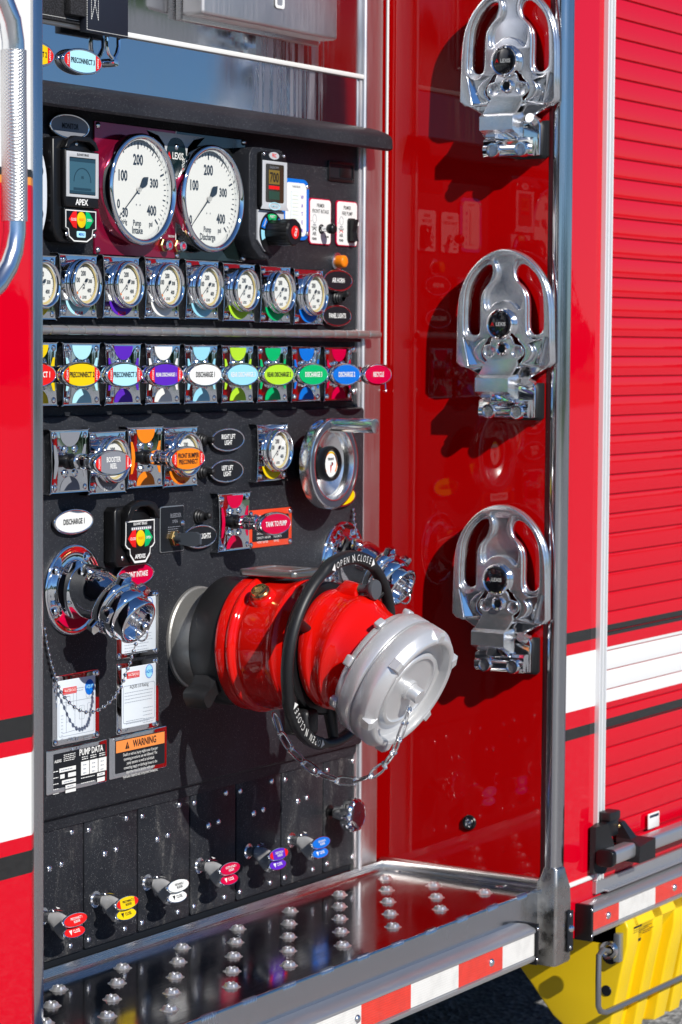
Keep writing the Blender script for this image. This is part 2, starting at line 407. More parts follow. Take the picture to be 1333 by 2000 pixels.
# ---- steel box top
q0 = at(397, 27, -.06); q1 = at(661, 74, -.06); 
t = thing('steel_junction_box', 'shallow stainless box cut off by the top of the picture', 'box', (q0.x, 0, q0.z))
wd = q1.x-q0.x
b = MB(); b.box(0, wd, -.06, -.02, 0, .3, steelv, .006, 3); b.build('box_cover', t)
b = MB(); b.box(.004, wd+.006, -.020, -.006, -.006, .3, steel, .002); b.build('box_flange', t)
q = at(546, 6, -.061); b = MB(); b.poly([rr(.026, .03, .005), rr(.016, .02, .003)], -.0602, -.063, white, .0008); b.poly([rr(.016,.02,.003)], -.0601, -.0612, greyp); b.build('label_holder', t, loc=(q.x-q0.x, 0, q.z-q0.z+.006))
# ---- strap
def strapf(n, p, tc):
    v = n.nodes.new('ShaderNodeTexVoronoi'); v.inputs['Scale'].default_value = 500; n.links.new(tc.outputs['Object'], v.inputs['Vector'])
    r = ramp(n, v.outputs['Distance'], [(0, (.05,.05,.06)), (.6, (.008,.008,.01))]); n.links.new(r.outputs[0], p.inputs['Base Color'])
    b_ = n.nodes.new('ShaderNodeBump'); b_.inputs['Distance'].default_value = .001; b_.inputs['Strength'].default_value = .8
    n.links.new(v.outputs['Distance'], b_.inputs['Height']); n.links.new(b_.outputs[0], p.inputs['Normal'])
web = mat('black_webbing', (.02,.02,.022), .9, fn=strapf)
q = at(252, 78, -.03); a = at(75, 55, -.03)
t = thing('hose_bed_strap', 'black webbing strap with white stitching and a steel shackle', 'strap', (q.x, -.004, q.z))
def slant(w0, x0, x1, z0, z1, y0, y1, mt):
    sl_ = .0
    return w0.box(x0, x1, y0, y1, z0, z1, mt, .0012)
b = MB(); slant(b, -.40, -.045, .012, .16, -.014, -.004, web); b.build('webbing', t)
b = MB(); slant(b, -.10, -.001, .002, .082, -.026, -.014, mat('nylon_flap', (.006,.009,.02), .6, bump=(300,.3))); b.build('flap', t)
b = MB(); slant(b, -.135, -.095, .022, .064, -.026, -.013, web); b.build('tongue', t)
b = MB()
for (x0, z0, x1, z1) in ((-.098,.080,-.002,.080),(-.098,.0045,-.002,.0045),(-.098,.0045,-.098,.080),(-.088,.02,-.072,.065),(-.072,.02,-.088,.065),(-.088,.02,-.088,.065),(-.072,.02,-.072,.065),(-.40,.017,-.10,.017)):
    n_ = max(2, int(math.hypot(x1-x0, z1-z0)/.0032))
    for k in range(n_):
        f0, f1 = k/n_, (k+.7)/n_; yy = -.0263 if x0 > -.2 else -.0143
        b.tube([(x0+(x1-x0)*f0, yy, z0+(z1-z0)*f0), (x0+(x1-x0)*f1, yy, z0+(z1-z0)*f1)], .00045, white, 4)
b.build('stitching', t, kind='stuff')
b = MB(); b.tube([(-.034,-.012,.004),(-.034,-.012,-.012),(-.030,-.013,-.022),(-.020,-.014,-.030)], .0034, chrome, 10)
b.tube([(-.006,-.012,.004),(-.006,-.012,-.010),(-.011,-.013,-.020),(-.020,-.014,-.030)], .0034, chrome, 10)
b.lathe([(0,-.020),(.006,-.019),(.0065,-.010),(.0065,.002)], chrome, 16, M=Matrix.Translation((-.020,-.0,-.034))); b.build('shackle', t)

# ---- hood
t = thing('black_hood', 'long black drip hood shading the gauges below the stainless panel', 'hood', (0, 0, 1.74))
prof = [(.004,.034),(-.026,.027),(-.040,.022),(-.048,.016),(-.0505,.010),(-.0515,-.006),(-.0475,-.0095),(-.043,-.006),(-.038,.006),(.004,.012)]
b = MB(); b.loft([[(XE, y, z) for y, z in prof], [(.622, y, z) for y, z in prof], [(.634, y*.97, z*.9+.001) for y, z in prof]], black); b.build('hood_sheet', t)

# ---- upper control panel
t = thing('upper_control_panel', 'black wrinkle finish gauge panel behind the big dials', 'panel', (0, 0, 1.42))
b = MB(); b.box(XE, .6035, 0, .012, .0, .334, black, .001); b.build('panel_sheet', t)
# recessed latch
q0 = at(640, 319, 0); q1 = at(690, 352, 0)
L = MB(); wx = (q1.x-q0.x)/2; wz = .017
L.poly([rr(wx*2, wz*2, .003), rr(wx*2-.010, wz*2-.010, .002)], .0, -.003, blk, .001)
L.box(-wx+.006, wx-.006, -.0012, .0, -wz+.006, wz-.006, blackp); L.box(-.004, wx-.008, -.0022, .0, -wz+.008, wz-.010, blk, .0006)
o = L.build('flush_latch'); o.location = ((q0.x+q1.x)/2, 0, (q0.z+q1.z)/2); tag(o, 'flat black latch under the right end of the hood', 'latch')

# ---- grip bar
zb = 1.4215
t = thing('ribbed_grip_bar', 'long satin grey ribbed bar between the gauge row and the valve row', 'bar', (0, -.026, zb))
pr = []; x = XE
while x < .598:
    pr += [(.0062, x), (.0067, x+.004), (.0067, x+.030), (.0062, x+.034), (.0050, x+.0348), (.0050, x+.0362)]; x += .0370
b = MB(); b.lathe(pr, mat('satin_grip', (.50,.49,.47), .3, .75, bump=(200,.3)), 24, M=Matrix.Rotation(-PI/2, 4, 'Z')); b.build('grip_tube', t, angle=25)
b = MB(); b.lathe([(.009,.026),(.009,.020),(.006,.018),(.006,.0)], steel, 20, M=Matrix.Translation((.592,0,0))); b.build('end_bracket', t)

# ---- valve row panel
t = thing('valve_row_panel', 'black strip panel behind the row of pull handles', 'panel', (0, 0, 1.29))
b = MB(); b.box(XE, .6035, .0015, .012, .0, .129, black); b.build('panel_sheet', t)
b = MB(); b.box(XE, .600, -.012, .0015, .119, .1265, black, .002); b.build('top_lip', t)
for v in (682, 765): q = at(695, v, -.004); rivet(t, q.x, .0015, q.z-1.29, .0065, .006, 'screw')
# ---- lower panel
YP = -.015
t = thing('lower_control_panel', 'large black wrinkle finish panel holding the intake valve', 'panel', (0, 0, .72))
b = MB(); b.box(XE, .6075, YP, .012, .0, .5785, black, .006, 3); b.build('panel_sheet', t)
b = MB(); b.loft([[(x, y, z) for y, z in ((-.006,.0),(-.0035,-.018),(.006,-.018),(.006,.0))] for x in (XE, .603)], black); b.build('bottom_return', t)

# ---- lower row of removable plates
bx = [-.34, -.2337, -.1449, -.014, .121, .2472, .3774, .5055, .6160]
bx = [-.36, -.2550] + [-.2550+.0] + bx[3:] if False else bx
t = thing('riveted_plate_row', 'row of riveted black plates above the running board', 'panel', (0, 0, .5))
b = MB(); b.box(XE, .606, .004, .014, .0, .215, blackp); b.build('backing', t)
edges = [-.5, -.2750, -.1449, -.014, .121, .2472, .3774, .5055, .6140]
for k in range(8):
    x0, x1 = edges[k]+.0018, edges[k+1]-.0018; z0, z1 = .012, .2045
    b = MB(); wv = x1-x0
    b.poly([rr(wv, z1-z0, .005, 4, (x0+x1)/2, (z0+z1)/2)], .004, -.001, blacks, .0006, 1); b.build('access_plate', t)
    if k == 0: continue
    rel = [(.009,-.016),(-.027 if k < 7 else -.014,-.013),(.048,-.058),(.075,-.056),(.009,.013),(-.030 if k < 7 else -.014,.012)]
    if k == 7: rel = [(.010,-.018),(-.014,-.014),(.010,.014),(-.014,.012),(.026,-.095)]
    for (dx, dz) in rel:
        rivet(t, (x0+dx if dx > 0 else x1+dx), -.001, (z0+dz if dz > 0 else z1+dz), .0052 if abs(dz) != .058 else .006, .0035)

# ---- running board
ZS = .4886
t = thing('running_board', 'polished stainless tail step with raised grip studs', 'step', (0, 0, ZS))
def stepf(n, p, tc):
    steelfn((3, 3, 3), .07, .16)(n, p, tc)
stp = mat('polished_tread_plate', (.42,.41,.41), .1, 1., fn=steelfn((4, 60, 4), .06, .14))
b = MB(); b.box(XE, XW-.0125, -.3085, .0, -.004, .0, stp); b.box(XW-.0125, XW+.004, -.3085, -.29, -.004, 0., stp); b.build('tread_plate', t)
b = MB()
pf = [(-.3085,0.0),(-.3100,-.0006),(-.3112,-.002),(-.3118,-.0045),(-.3118,-.105),(-.306,-.105),(-.306,-.005),(-.3085,-.004)]
b.loft([[(x, y, z) for y, z in pf] for x in (XE, XW+.0045)], mat('front_fascia_steel', (.62,.62,.63), .2, 1., fn=steelfn((60,3,3), .10, .24))); b.build('front_fascia', t)
b = MB(); b.loft([[(x, y, z) for y, z in ((-.0135,0.0),(-.0105,.003),(-.0095,.015),(-.0075,.015),(-.0075,0))] for x in (XE, .693)], steel); b.build('back_flange', t)
# raised studs
def stud():
    b = MB(); N = 24; bmx = bmesh.new(); rings = []
    for r, z, am in ((.0175,.0,0),(.0150,.0004,.0),(.0128,.0022,.05),(.0108,.0056,.07),(.0092,.0074,.08),(.0075,.0076,.08),(.0058,.0062,.05),(.0045,.003,.0)):
        rings.append([bmx.verts.new((r*.80*(1+am*math.cos(6*2*PI*k/N))*math.cos(2*PI*k/N), r*.80*(1+am*math.cos(6*2*PI*k/N))*math.sin(2*PI*k/N), .80*z*(1+.10*(am > .06)*math.cos(6*2*PI*k/N)))) for k in range(N)])
    for a_, c_ in zip(rings, rings[1:]):
        for k in range(N): bmx.faces.new((a_[k], a_[(k+1) % N], c_[(k+1) % N], c_[k]))
    bmx.faces.new(rings[-1])
    b.app(bmx, mat('polished_stud', (.90,.89,.88), .30, .85))
    return b.build('grip_stud', t, angle=50)
st0 = None
for r, y in enumerate((-.058, -.105, -.153, -.202, -.252)):
    k = 0
    while True:
        x = .617-(.0745 if r % 2 else 0)-k*.1485; k += 1
        if x < -.6: break
        if st0 is None: st0 = stud(); st0.location = (x, y, 0)
        else: cp(st0, t, (x, y, 0), (0, 0, random.choice([0, 1, 2])*PI/3+random.uniform(-.1, .1)))
for (u, v) in ((780, 1701), (977, 1731)):
    q = at(u, v, ZS, 2); o = MB().lathe(dome(.008, .0025), stp, 16, M=Matrix.Rotation(-PI/2, 4, 'X')).build('pop_rivet', t, loc=(q.x, q.y, 0))
b = MB(); k = 0
x = .655
while x > XE:
    for j in range(9): b.tube([(x-j*.0038, -.3070, .0012), (x-j*.0038, -.3108, .0004), (x-j*.0038-.0015, -.3122, -.004), (x-j*.0038-.0015, -.3124, -.0075)], .0006, chrome, 5)
    x -= .1005
b.build('edge_knurling', t, kind='stuff')

# ---- rub rails (profiled channel with reflective tape)
def comb(c1, c2):
    def f(n, p, tc):
        v = n.nodes.new('ShaderNodeTexVoronoi'); v.feature = 'DISTANCE_TO_EDGE'; v.inputs['Scale'].default_value = 260; v.inputs['Randomness'].default_value = .25
        n.links.new(tc.outputs['Object'], v.inputs['Vector']); r = ramp(n, v.outputs['Distance'], [(.03, c2), (.12, c1)])
        z = n.nodes.new('ShaderNodeTexNoise'); z.inputs['Scale'].default_value = 40; z.inputs['Detail'].default_value = 6; n.links.new(tc.outputs['Object'], z.inputs['Vector'])
        q = ramp(n, z.outputs['Fac'], [(.36, .90), (.55, 1.)]); mx = n.nodes.new('ShaderNodeMix'); mx.data_type = 'RGBA'; mx.blend_type = 'MULTIPLY'; mx.inputs[0].default_value = 1.
        n.links.new(r.outputs[0], mx.inputs[6]); n.links.new(q.outputs[0], mx.inputs[7]); n.links.new(mx.outputs[2], p.inputs['Base Color'])
    return f
tapeR = mat('red_reflective_tape', (.80,.035,.015), .35, coat=1., fn=comb((.84,.04,.015), (.60,.015,.008)))
tapeW = mat('white_reflective_tape', (.80,.79,.75), .35, coat=1., fn=comb((.84,.83,.79), (.70,.68,.64)))
def rail(name, label, x0, x1, y, z0, z1, segs, dep, endx, boltx):
    t = thing(name, label, 'rail', (0, y, z0)); h = z1-z0
    pf = [(0,0),(-dep*.55,0.001),(-dep*.9,.004),(-dep,.009),(-dep,.0125),(-dep+.0035,.0135),(-dep+.0035,h-.0135),(-dep,h-.0125),(-dep,h-.0085),(-dep*.92,h-.0055),(-dep*.5,h),(0,h)]
    b = MB(); b.loft([[(x, yy, zz) for yy, zz in pf] for x in (x0, x1)], alu); b.build('channel', t)
    for (a_, c_, m_) in segs:
        b = MB(); b.box(a_, c_, -dep+.0027, -dep+.0042, .0142, h-.0142, m_); b.build('tape_band', t)
    b = MB(); b.box(endx-.0045, endx+.0045, -dep-.0015, .002, -.002, h+.0015, blk, .001)
    for zz in (.007, h-.007): b.lathe(dome(.0030,.0012,3), chromer, 10, M=Matrix.Translation((endx-.0045 if name=='x' else endx, -dep*.5, zz)) @ Matrix.Rotation(-PI/2, 4, 'Z') if False else Matrix.Translation((endx, -dep-.0015, zz)))
    b.build('end_cap', t)
    for x in boltx: rivet(t, x, -dep+.0025, h/2, .0068, .0045, 'bolt', zinc)
    return t
qa = at(1050, 1806, -.345); qb = at(1050, 1880, -.345)
z1, z0 = .4445, .3790
def X(u, v, y): return at(u, v, y).x
j = [X(u, v, -.345) for u, v in ((985, 1870), (899, 1905), (806, 1945), (709, 1985))]
w_ = j[0]-j[1]
segs = [(j[0], .628, tapeW), (j[1], j[0], tapeR), (j[2], j[1], tapeW), (j[3], j[2], tapeR)]
xx = j[3]; m_ = 0
while xx > XE: segs.append((max(XE, xx-w_), xx, tapeR if m_ else tapeW)); xx -= w_; m_ = 1-m_
rail('step_rub_rail', 'aluminium rub rail with red and white tape along the running board', XE, .628, -.312, z0, z1, segs, .033, .630, [X(963, 1873, -.345), X(701, 1988, -.345)])
YR = YB-.030; jr = [X(u, v, YR) for u, v in ((1158, 1790), (1212, 1780), (1283, 1755))]; zr1 = at(1158, 1769, YR).z; zr0 = at(1158, 1835, YR).z
wr = jr[2]-jr[1]
segs = [(jr[0]+.001, jr[1], tapeR)]; xx = jr[1]; m_ = 0
while xx < 3.1: segs.append((xx, xx+wr, tapeR if m_ else tapeW)); xx += wr; m_ = 1-m_
rail('body_rub_rail', 'shorter aluminium rub rail with tape under the roll up door', jr[0], 3.15, YB-.002, zr0, zr1, segs, .028, jr[0]-.004, [X(1191, 1780, YR), X(1320, 1732, YR)])

# ---- corner post and its foot guard
YG0 = at(1064, 1000, XW, 0).y; YG1 = at(1073, 1000, XW, 0).y; YF = at(1092, 1000, XW, 0).y-.003; YB = YF+.018
pe = at(1112, 1000, YF).x
t = thing('corner_post', 'tall mirror polished stainless corner trim beside the wrenches', 'trim', (XW, 0, .52))
pw = pe-XW
pf = [(.0,YG1),(-.0015,YG1-.0015),(-.0015,YF+.010),(.0005,YF+.004),(.005,YF+.0005),(.012,YF),(pw-.003,YF),(pw,YF+.002),(pw,YF+.03),(.01,YF+.03)]
b = MB(); b.loft([[(x, y, z) for x, y in pf] for z in (.0, 1.9)], mat('polished_corner_steel', (.60,.60,.61), .1, 1., fn=steelfn((60,60,3), .05, .14))); b.build('trim_sheet', t, angle=50)
t = thing('corner_foot_guard', 'speckled stainless boot wrapping the foot of the corner post', 'guard', (XW, 0, .36))
def ring(x0, x1, y0, y1, z, r=.006):
    o = []
    for (sx, sy, a0) in ((1, 1, 0), (-1, 1, PI/2), (-1, -1, PI), (1, -1, 3*PI/2)):
        for k in range(4):
            aa = a0+PI/2*k/3; cx = (x1-r) if sx > 0 else (x0+r); cy = (y1-r) if sy > 0 else (y0+r)
            o.append((cx+r*math.cos(aa), cy+r*math.sin(aa), z))
    return o
gs = mat('weathered_guard_steel', (.52,.50,.47), .3, 1., fn=castfn(.16, .42, 500))
GY = YF-.004
q_r = at(1117, 1800, GY).x-XW; yi = at(1044, 1735, XW, 0).y; q_t = at(1107, 1700, GY).x-XW
b = MB(); b.loft([ring(-.004, q_r-.002, GY+.002, yi, .0), ring(-.004, q_r, GY, yi, .004), ring(-.004, q_r, GY, yi, .100), ring(-.004, q_r-.003, GY, yi-.002, .128), ring(-.003, q_t, GY+.001, YG1+.004, .164), ring(-.003, q_t-.001, GY+.003, YG1+.002, .167)], gs)
b.build('guard_shell', t, angle=60)
b = MB(); b.box(q_r-.020, q_r+.0005, GY-.0035, GY-.0003, .018, .088, blackp, .001); b.build('backing_strip', t)
for zz in (.025, .081): rivet(t, q_r-.010, GY-.0035, zz, .0035, .0015, 'rivet', zinc)
rivet(t, q_r-.010, GY-.0035, .058, .0070, .006, 'dome_bolt', chrome)

# ---- right body with stripes, roll up door
def stripes(zs):
    def f(n, p, tc):
        ge = n.nodes.new('ShaderNodeNewGeometry'); sp = n.nodes.new('ShaderNodeSeparateXYZ'); n.links.new(ge.outputs['Position'], sp.inputs[0])
        mp = n.nodes.new('ShaderNodeMapRange'); mp.inputs[1].default_value = 0; mp.inputs[2].default_value = 2.5
        n.links.new(sp.outputs[2], mp.inputs[0])
        rd = (.63,.0003,.013); st = [(0., rd)]
        for z, c in zs: st.append((z/2.5, c))
        r = ramp(n, mp.outputs[0], st, 'CONSTANT'); n.links.new(r.outputs[0], p.inputs['Base Color'])
    return f
RD = (.63,.0003,.013); BK = (.022,.022,.022); WH = (.80,.80,.79)
bodyp = mat('striped_body_paint', RD, .5, spec=0., coat=.85, coatr=.015, bump=(8,.12), bdist=.0015, fn=stripes([(.7270, BK), (.7508, RD), (.7755, WH), (.8721, RD), (.8966, BK), (.9177, RD)]))
cabp = mat('striped_cab_paint', RD, .5, spec=0., coat=.85, coatr=.015)
zl = [at(40, v, YL).z for v in (1718, 1676, 1645, 1481, 1455, 1413, 365, 361, 345, 340)]
cabp = mat('striped_cab_paint2', RD, .5, spec=0., coat=.85, coatr=.015, bump=(8,.12), bdist=.0015, fn=stripes([(zl[0], BK), (zl[1], RD), (zl[2], WH), (zl[3], RD), (zl[4], BK), (zl[5], RD), (zl[6], BK), (zl[7], (.8,.30,.05)), (zl[8], BK), (zl[9], WH)]))
xt0 = at(1172.5, 1000, YB-.005).x; xt1 = at(1183, 1000, YB-.006).x
t = thing('striped_body_panel', 'red body panel with black and white bands right of the corner post', 'body panel', (pe-.004, YB, .43))
b = MB(); b.box(0, xt0-pe+.006, 0, .02, 0, 1.9, bodyp); b.build('side_sheet', t)
b = MB(); b.box(0, 2.4, 0.001, .02, -.046, .050, bodyp, .001); b.build('sill_sheet', t)
b = MB(); b.box(0, xt0-pe+.004, -.004, .001, .0475, .0555, white, .0015); b.build('sealant_bead', t)
t = thing('roll_up_door', 'red slatted roll up compartment door with white and black bands', 'door', (xt0, YB, .45))
TW = .029
b = MB(); zt = .0225
for (a_, c_, yy) in ((0, .006, -.009), (.006, .017, -.0045), (.017, .021, -.008), (.021, .032, -.0045), (.032, .036, -.0085)): b.box(a_*.78, c_*.78, yy, .01, zt, 1.9, mat('pale_track', (.74,.75,.76), .4, .25), .0008, 1)
b.build('side_track', t)
b = MB(); b.box(0, 2.3, -.008, .01, .0, .0220, alu, .001, 1); b.box(.03, 2.3, -.0165, -.008, -.0, .003, alu, .0005, 1); b.build('bottom_track', t)
sl0 = None; z = .10-.001
pit = .0343; z00 = 1.9359-.45-27*pit+.0
for k in range(0, 46):
    z = z00-14*pit+k*pit
    if z < .052 or z > 1.85: continue
    b = MB(); hh = pit-.0014
    pf = [(.004,0.),(.0005,.0002),(-.0012,.0012),(-.0014,.0022),(-.0014,hh-.0022),(-.0012,hh-.0012),(.0005,hh-.0002),(.004,hh)]
    if sl0 is None:
        b.loft([[(x, y, zz) for y, zz in pf] for x in (TW-.002, 2.3)], bodyp); sl0 = b.build('slat', t, loc=(0, .002, z), angle=25)
    else: cp(sl0, t, (0, .002, z))
b = MB(); b.box(TW-.002, 2.3, .004, .01, .03, 1.86, mat('dark_red_seam', (.36,.0,.010), .5)); b.build('slat_web', t)
b = MB(); b.loft([[(x, y, zz) for y, zz in ((.008,.023),(-.003,.023),(-.006,.030),(-.006,.066),(-.002,.076),(.008,.076))] for x in (TW-.001, 2.3)], red); b.build('bottom_rail', t)
# lift bar
def D(u, v, y=YB-.035): q = at(u, v, y); return q.x-xt0, q.z-.45
x0, zz0 = D(1195, 1672); x1, _ = D(1333, 1618)
b = MB(); b.poly([rr(.030, .026, .008)], 0, -2.2, alu, M=Matrix.Translation((x0-.012, -.035, zz0)) @ Matrix.Rotation(PI/2, 4, 'Z')); b.build('lift_bar', t)
b = MB(); b.poly([rr(.034, .030, .009)], -.002, .012, blk, .002, M=Matrix.Translation((x0-.016, -.035, zz0)) @ Matrix.Rotation(PI/2, 4, 'Z')); b.build('bar_end_cap', t)
b = MB(); xa = x0+.135*.66
b.loft([[(xa+px_, y, z_) for px_, y, z_ in ((-.026,-.058,zz0-.021),(.040,-.058,zz0-.021),(.040,-.012,zz0-.020),(-.026,-.012,zz0-.020))],
        [(xa+px_, y, z_) for px_, y, z_ in ((-.024,-.058,zz0+.008),(.040,-.058,zz0+.014),(.040,-.012,zz0+.014),(-.024,-.012,zz0+.012))],
        [(xa+px_, y, z_) for px_, y, z_ in ((-.016,-.036,zz0+.018),(.010,-.036,zz0+.018),(.010,-.008,zz0+.018),(-.016,-.008,zz0+.018))],
        [(xa+px_, y, z_) for px_, y, z_ in ((-.016,-.016,zz0+.046),(.000,-.016,zz0+.046),(.002,-.004,zz0+.048),(-.016,-.004,zz0+.048))]], rub)
b.build('bar_clamp', t)
b = MB(); b.loft([[(xq, y, z_) for xq, y, z_ in ((-.020,-.012,zz0-.030),(-.006,-.028,zz0-.030),(-.006,-.006,zz0-.030),(-.022,-.006,zz0-.030))],
                  [(xq, y, z_) for xq, y, z_ in ((-.020,-.016,zz0+.012),(.026,-.030,zz0+.012),(.026,-.006,zz0+.012),(-.022,-.006,zz0+.012))],
                  [(xq, y, z_) for xq, y, z_ in ((-.020,-.016,zz0+.052),(.004,-.028,zz0+.056),(.004,-.006,zz0+.056),(-.022,-.006,zz0+.052))]], rub, M=Matrix.Translation((x0-.004,0,0)))
b.build('corner_wedge', t)
b = MB(); b.box(x0+.004, x0+.045, -.030, -.004, zz0+.058, zz0+.074, rub, .003); b.box(x0+.004, x0+.05, -.024, -.004, zz0+.028, zz0+.058, blk, .003); b.lathe(dome(.004,.003), brass, 12, M=Matrix.Translation((x0+.046,-.026,zz0+.045))); b.build('latch_block', t)
b = MB(); q = D(1277, 1602, YB-.008); b.box(q[0]-.022, q[0]+.024, -.0085, -.006, q[1]-.014, q[1]+.014, white, .001); b.box(q[0]-.018, q[0]+.02, -.0088, -.0085, q[1]+.006, q[1]+.011, nav); b.build('rating_sticker', t)

# ---- left cab side
xl1 = at(85.5, 1300, YL-.004).x; xl0 = at(67, 1300, YL-.004).x
t = thing('cab_side', 'blurred red and white cab side at the left edge of the picture', 'cab', (xl0, YL, .3))
b = MB(); b.box(-1.3, .0, 0, .02, 0, 2.0, cabp); b.build('side_sheet', t)
b = MB(); b.box(-.0005, xl1-xl0, -.0045, .02, 0, 2.0, mat('trim_steel', (.62,.62,.62), .2, 1., fn=steelfn((60,60,3), .14, .26)), .002); b.box(xl1-xl0-.003, xl1-xl0-.001, .0, .23, 0, 2., blackp); b.build('edge_trim', t)
YG = YL-.062
def G(u, v): q = at(u, v, YG); return (q.x, YG, q.z)
t = thing('grab_handle', 'polished tubular grab handle with knurled grip at top left', 'handle', G(27, 265))
o_ = Vector(G(27, 265)); rel = lambda u, v: tuple(Vector(G(u, v))-o_)
def knf(n, p, tc):
    mp = n.nodes.new('ShaderNodeMapping'); n.links.new(tc.outputs['Object'], mp.inputs['Vector'])
    wv = []
    for s_ in (1, -1):
        w2 = n.nodes.new('ShaderNodeTexWave'); w2.bands_direction = 'DIAGONAL'; w2.inputs['Scale'].default_value = 150
        m2 = n.nodes.new('ShaderNodeMapping'); m2.inputs['Scale'].default_value = (s_, s_, 1); n.links.new(tc.outputs['Object'], m2.inputs['Vector'])
        n.links.new(m2.outputs[0], w2.inputs['Vector']); wv.append(w2)
    mu = n.nodes.new('ShaderNodeMath'); mu.operation = 'MULTIPLY'; n.links.new(wv[0].outputs['Fac'], mu.inputs[0]); n.links.new(wv[1].outputs['Fac'], mu.inputs[1])
    b_ = n.nodes.new('ShaderNodeBump'); b_.inputs['Strength'].default_value = .6; b_.inputs['Distance'].default_value = .0012
    n.links.new(mu.outputs[0], b_.inputs['Height']); n.links.new(b_.outputs[0], p.inputs['Normal'])
b = MB(); b.tube([rel(27, 98), rel(27, 180), rel(28, 265), rel(29, 350), rel(29, 432)], .0158, mat('knurled_steel', (.78,.77,.76), .36, 1., fn=knf), 28); b.build('knurled_grip', t)
b = MB(); P = [rel(-60, -80), rel(-20, -40), rel(6, 0), rel(20, 40), rel(26, 80), rel(27, 110)]; b.tube([(x, y+.02*(i < 2), z) for i, (x, y, z) in enumerate(P)], .0138, chromer, 24); b.build('upper_bend', t); b = MB()
P = [rel(29, 420), rel(29, 455), rel(24, 490), rel(13, 522), rel(-6, 553), rel(-32, 578), rel(-70, 600)]; b.tube(P, .0138, chromer, 24); b.build('lower_bend', t)

# ---- bulk of the truck behind the panels (keeps daylight off the ground beneath)
t = thing('truck_body_core', 'dark underside and bulk of the fire truck behind the panels', 'truck body', (0, 0, .36))
b = MB(); b.box(-4, 4.5, .06, 2.4, .0, 2.2, blackp); b.build('body_core', t)
b = MB(); b.box(-3.0, 4.3, .3, 2.2, -.22, .0, blackp); b.build('underbody', t)
# ================================================================ DEVICES ON THE PANELS
_C = {}
def inst(name, key, fn, parent, loc=(0, 0, 0), angle=35, label=None, kind=None):
    if key in _C: o = bpy.data.objects.new(name, _C[key]); COL.objects.link(o); o.parent = parent; o.location = loc
    else:
        b = MB(); fn(b); o = b.build(name, parent, loc, angle); _C[key] = o.data
    if label: o['label'] = label
    if kind: o['kind'] = kind
    return o
def pol(r, a): return (r*math.cos(math.radians(a)), r*math.sin(math.radians(a)))
def dial_face(b, R, y, nums, words, nd, needle=218, tick0=225, big=True):
    b.lathe([(0, y), (R, y), (R, y+.001)], dial, 48)
    n = nd
    for k in range(n+1):
        a = tick0-270*k/n; maj = k % (n//4) == 0; mid = k % (n//8 or 1) == 0
        r1 = R*.965; r0 = R*(.83 if maj else .87 if mid else .90); wd = R*(.020 if maj else .015 if mid else .010)
        p0 = pol(r0, a); p1 = pol(r1, a); q = (-math.sin(math.radians(a))*wd, math.cos(math.radians(a))*wd)
        b.sheet([(p0[0]-q[0], p0[1]-q[1]), (p1[0]-q[0], p1[1]-q[1]), (p1[0]+q[0], p1[1]+q[1]), (p0[0]+q[0], p0[1]+q[1])], y-.0003, nav)
    for t, x, z, h in nums: b.text(t, x*R, z*R, h*R*1.12, y-.0003, nav, .045, .74)
    for t, x, z, h in words: b.text(t, x*R, z*R, h*R*1.05, y-.0003, nav, .03, .72)
def needle_m(b, R, y, a, mt=None, tipc=None):
    d = Vector(pol(1, a)); n = Vector((-d.y, d.x))
    def P(r, w_): v = d*r*R+n*w_*R; return (v.x, v.y)
    b.poly([[P(.88, .006), P(.05, .018), P(.05, -.018), P(.88, -.006)]], y, y-.0005, mt or nav)
    b.poly([[P(-.05, .018), P(-.26, .10), P(-.30, .09), P(-.42, .0), P(-.30, -.09), P(-.26, -.10), P(-.05, -.018)]], y, y-.0005, mt or nav)
    if tipc: b.poly([[P(.90, .05), P(.74, .07), P(.74, -.07), P(.90, -.05)]], y-.0006, y-.0010, tipc)
    b.lathe([(0, y-.003), (R*.05, y-.003), (R*.065, y-.001), (R*.065, y)], chromer, 16)
# ---------------- twin gauge plate
YQ = -.004
q0 = at(182, 245, YQ); q1 = at(343, 243, YQ); q2 = at(480, 512, YQ)
def pr(u, v, y=YQ): q = at(u, v, y); return q.x, q.z
xa, _ = pr(186, 380); xb, _ = pr(344, 460); xc, _ = pr(479, 400); _, zt = pr(344, 256); _, zb = pr(200, 498)
zb = pr(343, 505)[1]
dk = mat('dark_gloss_plate', (.006,.012,.012), .08, spec=.6, coat=.6)
mr = mat('maroon_mirror_plate', (.34,.008,.05), .12, .55, coat=.5)
t = thing('twin_gauge_plate', 'half maroon half black glossy plate framing the two big dials', 'plate', (xb, 0, (zt+zb)/2))
hz = (zt-zb)/2
b = MB(); b.box(xa-xb, -.0008, YQ, 0, -hz, hz, mr, .0006, 1); b.build('maroon_half', t)
b = MB(); b.box(.0008, xc-xb, YQ, 0, -hz, hz, dk, .0006, 1); b.build('black_half', t)
b = MB(); b.box(-.0008, .0008, YQ+.0002, 0, -hz, hz, white); b.build('dividing_line', t)
sw = mat('silver_print', (.50,.51,.53), .35, .0)
b = MB()
W = [(-.075,hz-.004),(-.045,hz-.010),(-.030,hz-.022),(-.026,hz-.040),(-.020,hz-.062),(0,hz-.074),(.020,hz-.062),(.026,hz-.040),(.030,hz-.022),(.045,hz-.010),(.075,hz-.004)]
b.sheet(W, YQ-.0003, sw); b.poly([smooth([(-.024,hz-.028),(-.012,hz-.012),(.012,hz-.012),(.024,hz-.028),(.022,hz-.055),(0,hz-.068),(-.022,hz-.055)], 5)], YQ-.0004, YQ-.0007, mat('badge_green_black', (.008,.02,.025), .2))
b.text('A', -.0185, hz-.038, .0105, YQ-.0009, redp, .03, .95); b.text('LEXIS', .0035, hz-.038, .0105, YQ-.0009, white, .03, .85); b.build('badge', t)
